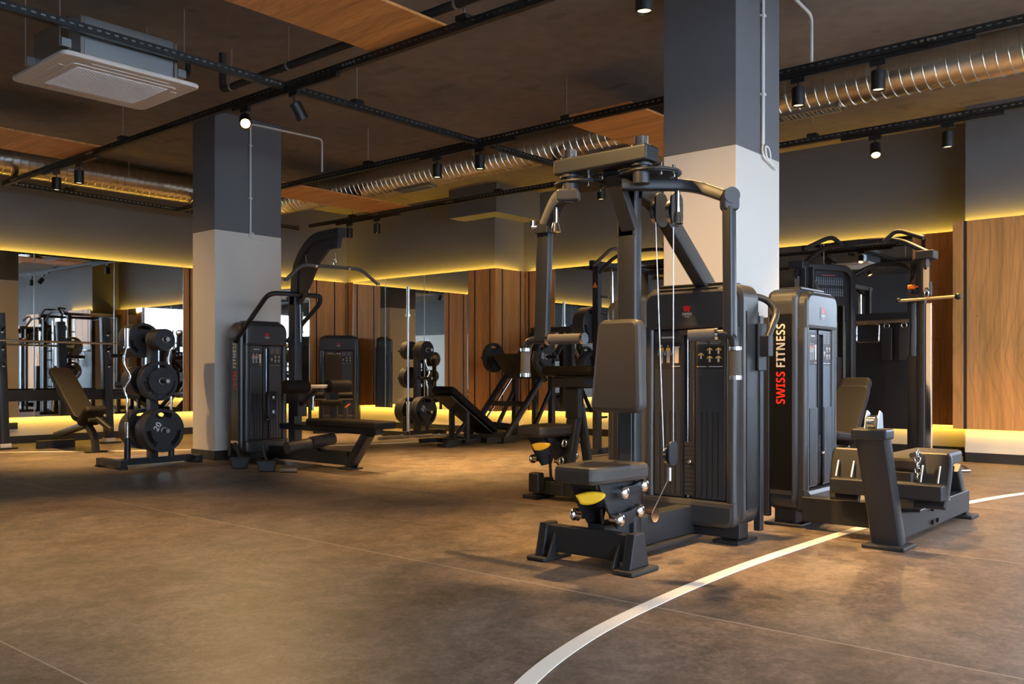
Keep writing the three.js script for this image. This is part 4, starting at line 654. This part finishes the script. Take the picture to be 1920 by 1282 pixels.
{ // far plate rack
  const x = 9.62, z = -10.18; tree('plate_rack', 'far plate tree in front of the corner mirror with a tall barbell standing beside it', x, z);
  const A = 'plates on the far plate tree';
  stackPlates(x, .38, z + .06, 1, 4, .225, .034, 'large black', 'lowest front peg of the far rack', A, 'large black plate marked 20 on the lowest front peg of the far rack', true);
  stackPlates(x, .38, z - .12, -1, 5, .2, .034, 'large black', 'lowest rear peg of the far rack', A);
  stackPlates(x, 1.31, z + .06, 1, 5, .14, .03, 'small black', 'top front peg of the far rack', A, 'outermost small black plate on the top front peg of the far rack', false);
  stackPlates(x, 1.31, z - .12, -1, 4, .14, .03, 'small black', 'top rear peg of the far rack', A);
  stackPlates(x, .89, z - .12, -1, 4, .165, .03, 'medium black', 'middle rear peg of the far rack', A);
  curlBar(9.82, -10.16, 'bent chrome curl bar hanging at the far plate rack', .35);
  const b = thing('barbell', 'straight steel barbell standing upright against the far plate rack', 'barbell', [9.34, 0, -10.08]);
  part('bar_shaft', rod(V(9.34, .4, -10.08), V(9.34, 1.85, -10.08), .0145), M.steel, b); part('sleeve', rod(V(9.34, .002, -10.08), V(9.34, .5, -10.08), .026), M.steel, b); part('sleeve', rod(V(9.34, 1.84, -10.08), V(9.34, 2.26, -10.08), .026), M.galv, b); part('collar', rod(V(9.34, 1.81, -10.08), V(9.34, 1.845, -10.08), .04), M.steel, b); part('collar', rod(V(9.34, .5, -10.08), V(9.34, .53, -10.08), .036), M.steel, b);
  const f = thing('barbell', 'straight steel barbell lying on the floor between the far rack and leg press', 'barbell', [9.4, 0, -9.8]);
  part('bar_shaft', rod(V(8.95, .03, -9.88), V(10.3, .03, -9.6), .014), M.steel, f); part('sleeve', rod(V(8.6, .03, -9.92), V(9.0, .03, -9.86), .025), M.steel, f); part('collar', rod(V(9.0, .03, -9.86), V(9.03, .03, -9.856), .038), M.steel, f);
}
// ------------------------------------------------------------------ bench press by the left mirror
{
  const z = -12.35, t = thing('bench_press_rack', 'black bench press rack standing at the left mirror wall', 'weight rack', [5.18, 0, z]);
  for (const [xb, xt] of [[4.52, 4.46], [5.86, 5.8]]) {
    part('upright', sweep([V(xb, .02, z), V(xt, 1.72, z)], rrect(.11, .12, .02), X, .5), M.frame, t); part('foot_plate', bx(xb - .13, xb + .13, 0, .02, z - .1, z + .1, .005), M.frameMatt, t); part('base_collar', bx(xb - .065, xb + .065, .02, .07, z - .065, z + .065, .004), M.acWhite, t);
    for (const y of [1.55, 1.33, 1.12]) { const q = xt + (xb - xt) * (1.72 - y) / 1.7; part('bar_catch', [bx(q - .035, q + .035, y - .09, y + .03, z + .06, z + .075, .004), bar(V(q, y - .06, z + .07), V(q, y - .02, z + .15), .03, .02)], M.plastic, t); part('catch_bolt', rod(V(q, y - .07, z + .075), V(q, y - .07, z + .085), .014, .014, 8), M.bolt, t); }
  }
  part('cross_beam', bx(4.55, 6.3, .6, .74, z - .06, z - .0, .006), M.frameMatt, t);
  many('storage_peg', [rod(V(5.84, .7, z), V(6.2, .7, z), .025), rod(V(5.83, 1.2, z), V(6.15, 1.2, z), .025)], M.frame, t);
  const b = thing('barbell', 'long steel barbell resting across the bench press rack', 'barbell', [5.1, 1.36, -12.22]);
  part('bar_shaft', rod(V(4.0, 1.375, -12.22), V(6.05, 1.36, -12.22), .0145), M.steel, b); part('sleeve', rod(V(3.6, 1.378, -12.22), V(4.05, 1.375, -12.22), .025), M.steel, b);
  const s = thing('incline_bench', 'black incline bench with raised seat in front of the left mirror', 'bench', [5.05, 0, -11.4]);
  part('back_pad', uvMetres(place(extr(shapeRR(.3, 1.0, .09), .08, .024), V(5.03, .7, -11.58), X, V(0, .62, -.78))), M.padSmooth, s);
  part('seat_pad', uvMetres(place(extr(shapeRR(.28, .32, .06), .08, .024), V(5.05, .44, -11.08), X, V(0, .62, .78))), M.padSmooth, s);
  part('frame_beam', [sweep([V(5.03, .16, -12.05), V(5.03, .33, -11.2)], rrect(.07, .08, .01), X, .5), sweep(fillet([V(5.05, .4, -11.3), V(5.05, .2, -11.02), V(5.05, .02, -10.98)], .12), rrect(.07, .08, .01), X, .5)], M.frame, s);
  part('leg_rest', [bar(V(5.05, .42, -10.98), V(5.12, .28, -10.74), .05, .05), rod(V(4.95, .4, -10.95), V(5.15, .4, -10.95), .022)], M.frame, s);
  part('front_foot', bx(4.93, 5.17, 0, .02, -11.03, -10.93, .004), M.rubber, s); part('rear_foot', bx(4.8, 5.26, .02, .1, -12.1, -12.02, .006), M.frame, s); part('rear_pad', bx(4.8, 5.26, 0, .02, -12.1, -12.02), M.rubber, s); part('pull_pin', ball(V(5.13, .45, -10.92), .02, 10), M.chrome, s);
}
// ------------------------------------------------------------------ abductor machine in the far corner (turned to face the room)
{
  const t = thing('hip_abductor_machine', 'black hip machine with its weight tower facing out of the far corner', 'exercise machine', [9.95, 0, -12.5], -Math.PI / 4);
  tower(t, 0, 0, 0, { w: .68, h: 1.6, accent: 'o', ribs: false });
  part('backrest', place((() => { const s = poly([[-.1, .28], [.1, .28], [.14, .22], [.14, -.2], [.17, -.3], [-.17, -.3], [-.14, -.2], [-.14, .22]]); return extr(s, .08, .02); })(), V(0, 1.0, .78), X, Y), M.padSmooth, t);
  part('back_post', bx(-.06, .06, .1, .8, .66, .74, .01), M.frame, t); part('seat', place(extr(shapeRR(.34, .4, .05), .08, .02), V(0, .48, .95), X, Z), M.padSmooth, t);
  for (const s of [-1, 1]) { part('knee_pad', rod(V(s * .12, .6, 1.0), V(s * .34, .6, 1.0), .05), M.padSmooth, t); part('side_handle', pipe([V(s * .1, .52, .8), V(s * .38, .52, .8), V(s * .38, .64, .8)], .016, .05), M.frame, t); part('leg_post', bx(s * .2 - .03, s * .2 + .03, .1, .5, .7, .8, .006), M.frameMatt, t); part('knee_lever', bar(V(s * .36, .56, .9), V(s * .36, .08, .9), .05, .05), M.frameMatt, t); }
  part('adjust_lever', bar(V(.22, .4, 1.02), V(.3, .46, 1.02), .02, .02), M.orange, t, 'orange adjustment lever');
  part('floor_beam', bx(-.06, .06, .03, .12, -.1, 1.3, .006), M.frameMatt, t); part('front_foot', bx(-.25, .25, 0, .06, 1.2, 1.3, .006), M.frameMatt, t);
}
// ------------------------------------------------------------------ leg press
{
  const t = thing('leg_press', 'black inclined leg press with loaded sled in front of the oak wall step', 'exercise machine', [9.6, 0, -8.55]);
  const zs = [-8.2, -8.9], up = V(.7, .72, 0).normalize(), nrm = V(-.72, .7, 0);
  for (const z of zs) {
    part('rail', rod(V(9.4, .05, z), V(10.95, 1.66, z), .045), M.frame, t); part('guide_rod', rod(V(9.5, .08, z - .07 * Math.sign(z + 8.55)), V(10.98, 1.62, z - .07 * Math.sign(z + 8.55)), .016), M.chrome, t); part('rail_foot', bx(9.3, 9.5, 0, .09, z - .07, z + .07, .008), M.frameMatt, t);
    part('rear_post', bx(10.4, 10.48, .02, 1.1, z - .04, z + .04, .006), M.frameMatt, t); part('diagonal_brace', bar(V(9.95, .06, z), V(10.42, .72, z), .05, .05), M.frameMatt, t); part('floor_rail', bx(9.0, 10.95, .02, .09, z - .035, z + .035, .006), M.frameMatt, t); part('end_post', bx(10.88, 10.96, .02, 1.62, z - .04, z + .04, .006), M.frameMatt, t);
  }
  many('cross_tie', [bx(10.86, 10.96, 1.58, 1.66, -8.95, -8.15, .006), bx(10.4, 10.48, .95, 1.03, -8.9, -8.2, .006), bx(9.0, 9.07, .02, .09, -8.9, -8.2, .006)], M.frameMatt, t);
  part('step', place(extr(shapeRR(.66, .16, .01), .05, .004), V(9.9, .52, -8.55), Z, V(1, .1, 0)), M.frame, t);
  const sl = part('foot_plate', place(extr(shapeRR(.66, .5, .04), .03, .008), V(10.08, 1.06, -8.55), Z, nrm), M.plastic, t);
  part('sled_frame', [bar(V(10.0, 1.2, -8.2), V(10.35, 1.15, -8.2), .06, .06), bar(V(10.0, 1.2, -8.9), V(10.35, 1.15, -8.9), .06, .06), bx(10.1, 10.16, 1.08, 1.16, -8.95, -8.15, .006)], M.frameMatt, sl);
  for (const s of [1, -1]) part('plate_horn', rod(V(10.1, 1.19, -8.55 + s * .38), V(10.1, 1.19, -8.55 + s * .72), .025), M.frame, sl);
  part('back_pad', uvMetres(place(extr(shapeRR(.42, 1.1, .07), .09, .025), V(8.98, .46, -8.55), Z, V(-.84, .54, 0))), M.padSmooth, t); part('pad_board', place(extr(shapeRR(.34, 1.0, .02), .02, .004), V(8.95, .39, -8.55), Z, V(-.84, .54, 0)), M.plastic, t);
  part('seat_pad', uvMetres(place(extr(shapeRR(.44, .36, .06), .09, .025), V(9.55, .22, -8.55), Z, V(1, -.12, 0))), M.padSmooth, t);
  many('back_post', [bx(8.83, 8.89, .06, .46, -8.72, -8.66, .004), bx(8.83, 8.89, .06, .46, -8.44, -8.38, .004)], M.frameMatt, t); part('front_beam', [bx(8.36, 9.4, .03, .085, -8.36, -8.28, .006), bx(8.36, 9.4, .03, .085, -8.82, -8.74, .006), bx(8.62, 8.7, .03, .085, -8.82, -8.28)], M.frameMatt, t); part('front_foot', bx(8.3, 8.52, 0, .05, -8.4, -8.24, .006), M.rubber, t); part('pad_strut', bar(V(8.6, .08, -8.42), V(8.85, .3, -8.42), .04, .04), M.frameMatt, t);
  const A = 'plates on the leg press sled';
  stackPlates(10.1, 1.19, -8.1, 1, 2, .22, .034, 'large black', 'near horn of the leg press', A, 'black plate marked 20 on the near horn of the leg press', true, .4); stackPlates(10.1, 1.19, -9.0, -1, 2, .22, .034, 'large black', 'far horn of the leg press', A);
}
// ------------------------------------------------------------------ smith rack behind the chest machine
{
  const t = thing('smith_rack', 'tall black smith rack with steel guide rods behind the chest fly machine', 'weight rack', [9.15, 0, -5.55]);
  for (const x of [8.62, 9.7]) for (const z of [-6.1, -4.85]) { part('upright', bx(x - .04, x + .04, .02, 2.24, z - .04, z + .04, .006), M.frameMatt, t); }
  for (const z of [-6.02, -4.93]) part('guide_rod', rod(V(8.78, .1, z + .02), V(8.78, 2.14, z + .02), .02), M.chrome, t);
  many('top_tie', [bx(8.5, 9.75, 2.2, 2.26, -6.13, -6.07, .006), bx(8.5, 9.75, 2.2, 2.26, -4.88, -4.82, .006), bx(9.67, 9.73, 2.18, 2.24, -6.1, -4.85, .006)], M.frameMatt, t);
  many('floor_tie', [bx(8.5, 9.8, .02, .09, -6.14, -6.06, .006), bx(8.5, 9.8, .02, .09, -4.89, -4.81, .006), bx(9.66, 9.74, .02, .09, -6.1, -4.85, .006)], M.frameMatt, t);
  part('chin_bar', pipe([V(8.62, 2.12, -6.06), V(8.62, 2.3, -5.86), V(8.62, 2.34, -5.4), V(8.62, 2.3, -5.1), V(8.62, 2.12, -4.9)], .02, .15), M.frame, t); many('chin_grip', [pipe([V(8.5, 2.2, -6.06), V(8.5, 2.37, -5.82), V(8.7, 2.36, -5.72)], .02, .06), pipe([V(8.5, 2.2, -4.9), V(8.5, 2.37, -5.14), V(8.7, 2.36, -5.24)], .02, .06)], M.grip, t);
  for (let i = 0; i < 8; i++) for (const z of [-6.06, -4.89]) part('rack_peg', rod(V(8.64, .45 + i * .2, z), V(8.76, .45 + i * .2, z), .014, .014, 8), M.frame, t);
  const tri = part('warning_sticker', place(extr(poly([[-.035, -.03], [.035, -.03], [0, .035]]), .002, 0), V(8.579, 1.98, -6.1), Z, Y), M.orange, t, 'orange warning triangle');
  for (const y of [1.52, 1.0]) part('plate_horn', rod(V(8.62, y, -6.12), V(8.62, y, -6.42), .024), M.frame, t);
  const b = part('smith_bar', rod(V(8.78, 1.0, -6.2), V(8.78, 1.0, -4.75), .016), M.steel, t);
  const A = 'plates on the smith rack';
  stackPlates(8.62, 1.52, -6.15, -1, 4, .21, .036, 'black grip', 'upper horn of the smith rack', A, 'outermost grip plate on the upper horn of the smith rack', false); stackPlates(8.62, 1.0, -6.15, -1, 3, .2, .036, 'black grip', 'lower horn of the smith rack', A);
}
// ------------------------------------------------------------------ cable machine at the right wall
{
  const t = thing('cable_machine', 'black dual cable machine with pull up bars beside the near oak wall', 'exercise machine', [9.5, 0, -3.2]);
  for (const s of [1, -1]) {
    const zc = -3.205, z = zc + s * .625, zb = zc + s * .33, Zs = d => zc + s * d;
    part('pulley_column', [bar(V(9.0, .05, z - s * .05), V(9.0, 2.05, z - s * .05), .07, .06, X), bar(V(9.08, .05, z - s * .1), V(9.08, 2.05, z - s * .1), .05, .05, X)], M.frame, t);
    part('guide_post', bx(8.975, 9.015, .1, 1.62, z + s * .01 - .025, z + s * .01 + .025, .004), M.chrome, t);
    part('column_cap', bx(8.92, 9.08, 2.03, 2.11, z - .09, z + .07, .01), M.frame, t);
    const car = part('cable_carriage', bx(8.93, 8.99, 1.68, 1.82, z - .03, z + .04, .008), M.frameMatt, t); part('carriage_plate', bx(8.92, 8.93, 1.72, 1.95, z - .02, z + .03), M.steel, car); part('adjust_knob', [rod(V(9.0, 1.78, z - s * .12), V(9.0, 1.78, z - s * .18), .022), rod(V(9.0, 1.78, z - s * .02), V(9.0, 1.78, z - s * .14), .008)], M.orange, car, 'orange adjusting knob');
    part('tower_arch', bent([V(9.05, 2.06, Zs(.62)), V(9.52, 2.06, Zs(.36)), V(9.6, 1.98, Zs(.32)), V(9.6, .03, Zs(.32))], .09, .07, V(.5, 0, s * .87), .12, .012), M.frameMatt, t);
    const board = part('sign_board', place(extr(poly([[-.24, -.19], [.24, -.19], [.24, .08], [.14, .19], [-.24, .19]].map(([a, b]) => [a * -s * -1, b])), .02, .004), V(9.34, 1.86, Zs(.46)), V(.88, 0, -s * .47), Y), M.plastic, t);
    const q = quad(.42, .29);                                                       // faces the user side
    const fz = V(-.47, 0, -s * .88);
    place(q, V(9.34, 1.86, Zs(.46)).add(fz.clone().multiplyScalar(.0115)), V(0, 1, 0).cross(fz), Y); part('exercise_chart', q, MP.ft, board);
    part('weight_cover', bx(9.24, 9.46, .05, 1.13, Math.min(Zs(.5), Zs(.36)), Math.max(Zs(.5), Zs(.36)), .01), M.plastic, t);
    many('stack_rod', [rod(V(9.3, 1.1, Zs(.46)), V(9.3, 1.68, Zs(.46)), .013), rod(V(9.4, 1.1, Zs(.41)), V(9.4, 1.68, Zs(.41)), .013)], M.chrome, t);
    part('grab_handle', pipe([V(9.1, 1.9, z - s * .12), V(9.02, 1.7, z - s * .2), V(8.95, 1.68, z - s * .06)], .022, .1), M.grip, t);
    part('base_rail', bar(V(8.95, .04, Zs(.64)), V(10.2, .04, Zs(.3)), .07, .08), M.frameMatt, t);
    part('head_pulley', [rod(V(8.95, 1.98, z - .012), V(8.95, 1.98, z + .012), .06, .06, 24)], M.plastic, t);
    const gr = pipe([V(9.06, 2.24, Zs(.2)), V(9.06, 2.33, Zs(.3)), V(9.06, 2.33, Zs(.36)), V(9.02, 2.24, Zs(.58))], .022, .08); part('pull_up_grip', gr, M.rubber, t);
  }
  part('pull_up_bar', pipe([V(9.1, 2.09, -3.83), V(9.1, 2.27, -3.58), V(9.1, 2.27, -2.9), V(9.1, 2.1, -2.6)], .026, .14), M.frameMatt, t);
  part('rear_bar', pipe([V(9.65, 2.0, -3.5), V(9.75, 2.1, -3.35), V(9.75, 2.1, -3.05), V(9.65, 2.0, -2.9)], .026, .1), M.frameMatt, t);
  part('back_panel', bx(10.15, 10.18, .36, 1.62, -3.78, -3.02, .004), M.plastic, t); many('panel_post', [bx(10.18, 10.24, .02, 1.9, -3.78, -3.72, .004), bx(10.18, 10.24, .02, 1.6, -3.1, -3.04, .004)], M.frameMatt, t);
  part('accessory_rail', rod(V(10.08, 1.52, -3.7), V(10.08, 1.52, -3.04), .022), M.steel, t); part('rail_bracket', [bx(10.07, 10.15, 1.5, 1.54, -3.6, -3.57), bx(10.07, 10.15, 1.5, 1.54, -3.09, -3.06)], M.frameMatt, t);
  const h = thing('cable_attachment', 'square chrome handle hanging on the cable machine accessory rail', 'cable handle', [10.05, 1.3, -3.5]); part('handle_frame', pipe([V(10.04, 1.5, -3.5), V(10.04, 1.49, -3.38), V(10.04, 1.3, -3.38), V(10.04, 1.3, -3.62), V(10.04, 1.49, -3.62), V(10.04, 1.5, -3.5)], .008, .02, 8), M.chrome, h);
  for (const [z, l] of [[-3.3, 'black ankle strap hanging on the accessory rail, left one'], [-3.12, 'black ankle strap hanging on the accessory rail, right one']]) { const k = thing('ankle_strap', l, 'strap', [10.05, 1.1, z], 0, 'straps on the accessory rail'); part('strap_band', bx(10.03, 10.05, 1.1, 1.45, z - .055, z + .055, .008), M.rubber, k); part('strap_ring', (() => { const g = new THREE.TorusGeometry(.028, .006, 6, 16); g.rotateY(Math.PI / 2); g.translate(10.04, 1.47, z); return g; })(), M.chrome, k); }
  const b = thing('cable_bar', 'brass coloured straight bar with black ball ends hanging from the cable machine', 'cable handle', [8.9, 1.64, -2.56]);
  part('bar_shaft', rod(V(8.88, 1.645, -2.8), V(8.88, 1.66, -2.3), .013), std(.62, .46, .24, .35, .6), b); many('ball_end', [ball(V(8.88, 1.645, -2.81), .028), ball(V(8.88, 1.66, -2.29), .03)], M.plastic, b); part('carabiner', (() => { const g = new THREE.TorusGeometry(.022, .006, 8, 16); g.scale(1, 1.8, 1); g.rotateY(1.2); g.translate(8.88, 1.71, -2.56); return g; })(), M.chrome, b);
  const d = thing('cable_attachment', 'D shaped chrome handle lying on the floor at the near oak wall', 'cable handle', [9.3, 0, -2.45]);
  part('grip', rod(V(9.4, .02, -2.52), V(9.56, .02, -2.36), .017), M.chrome, d); part('strap', (() => { const c = []; for (let i = 0; i <= 16; i++) { const a = Math.PI * i / 16; c.push(V(9.48 + .113 * -Math.cos(a) * .707 + .07 * Math.sin(a) * .5, .02 + .055 * Math.sin(a), -2.44 + .113 * -Math.cos(a) * .707 - .05 * Math.sin(a))); } return sweep(c, rrect(.03, .004, .001), UP, 1); })(), M.steel, d);
  // adjustable bench
  const k = thing('adjustable_bench', 'black adjustable bench with raised backrest behind the row machine tower', 'bench', [7.8, 0, -2.95]);
  part('back_pad', uvMetres(place(extr(shapeRR(.3, .62, .07), .07, .022), V(7.95, .6, -2.96), Z, V(.62, .78, 0))), M.padSmooth, k); part('head_pad', uvMetres(place(extr(shapeRR(.27, .16, .05), .08, .025), V(8.17, .85, -2.96), Z, V(.7, .7, 0))), M.padSmooth, k);
  part('seat_pad', uvMetres(place(extr(shapeRR(.3, .4, .06), .07, .022), V(7.55, .44, -2.96), Z, V(1, -.1, 0))), M.padSmooth, k);
  part('spine', [bar(V(7.45, .36, -2.96), V(8.5, .1, -2.96), .06, .08), bar(V(7.7, .34, -2.96), V(7.6, .04, -2.96), .06, .06), bar(V(7.95, .24, -2.96), V(8.05, .62, -2.96), .04, .05)], M.frameMatt, k); many('floor_foot', [bx(7.56, 7.64, 0, .06, -3.2, -2.72, .006), bx(8.46, 8.54, 0, .06, -3.18, -2.74, .006)], M.frameMatt, k);
  part('adjust_bolt', rod(V(7.8, .33, -2.9), V(7.8, .33, -2.88), .016), M.chrome, k);
}
renderer.render(scene, camera);
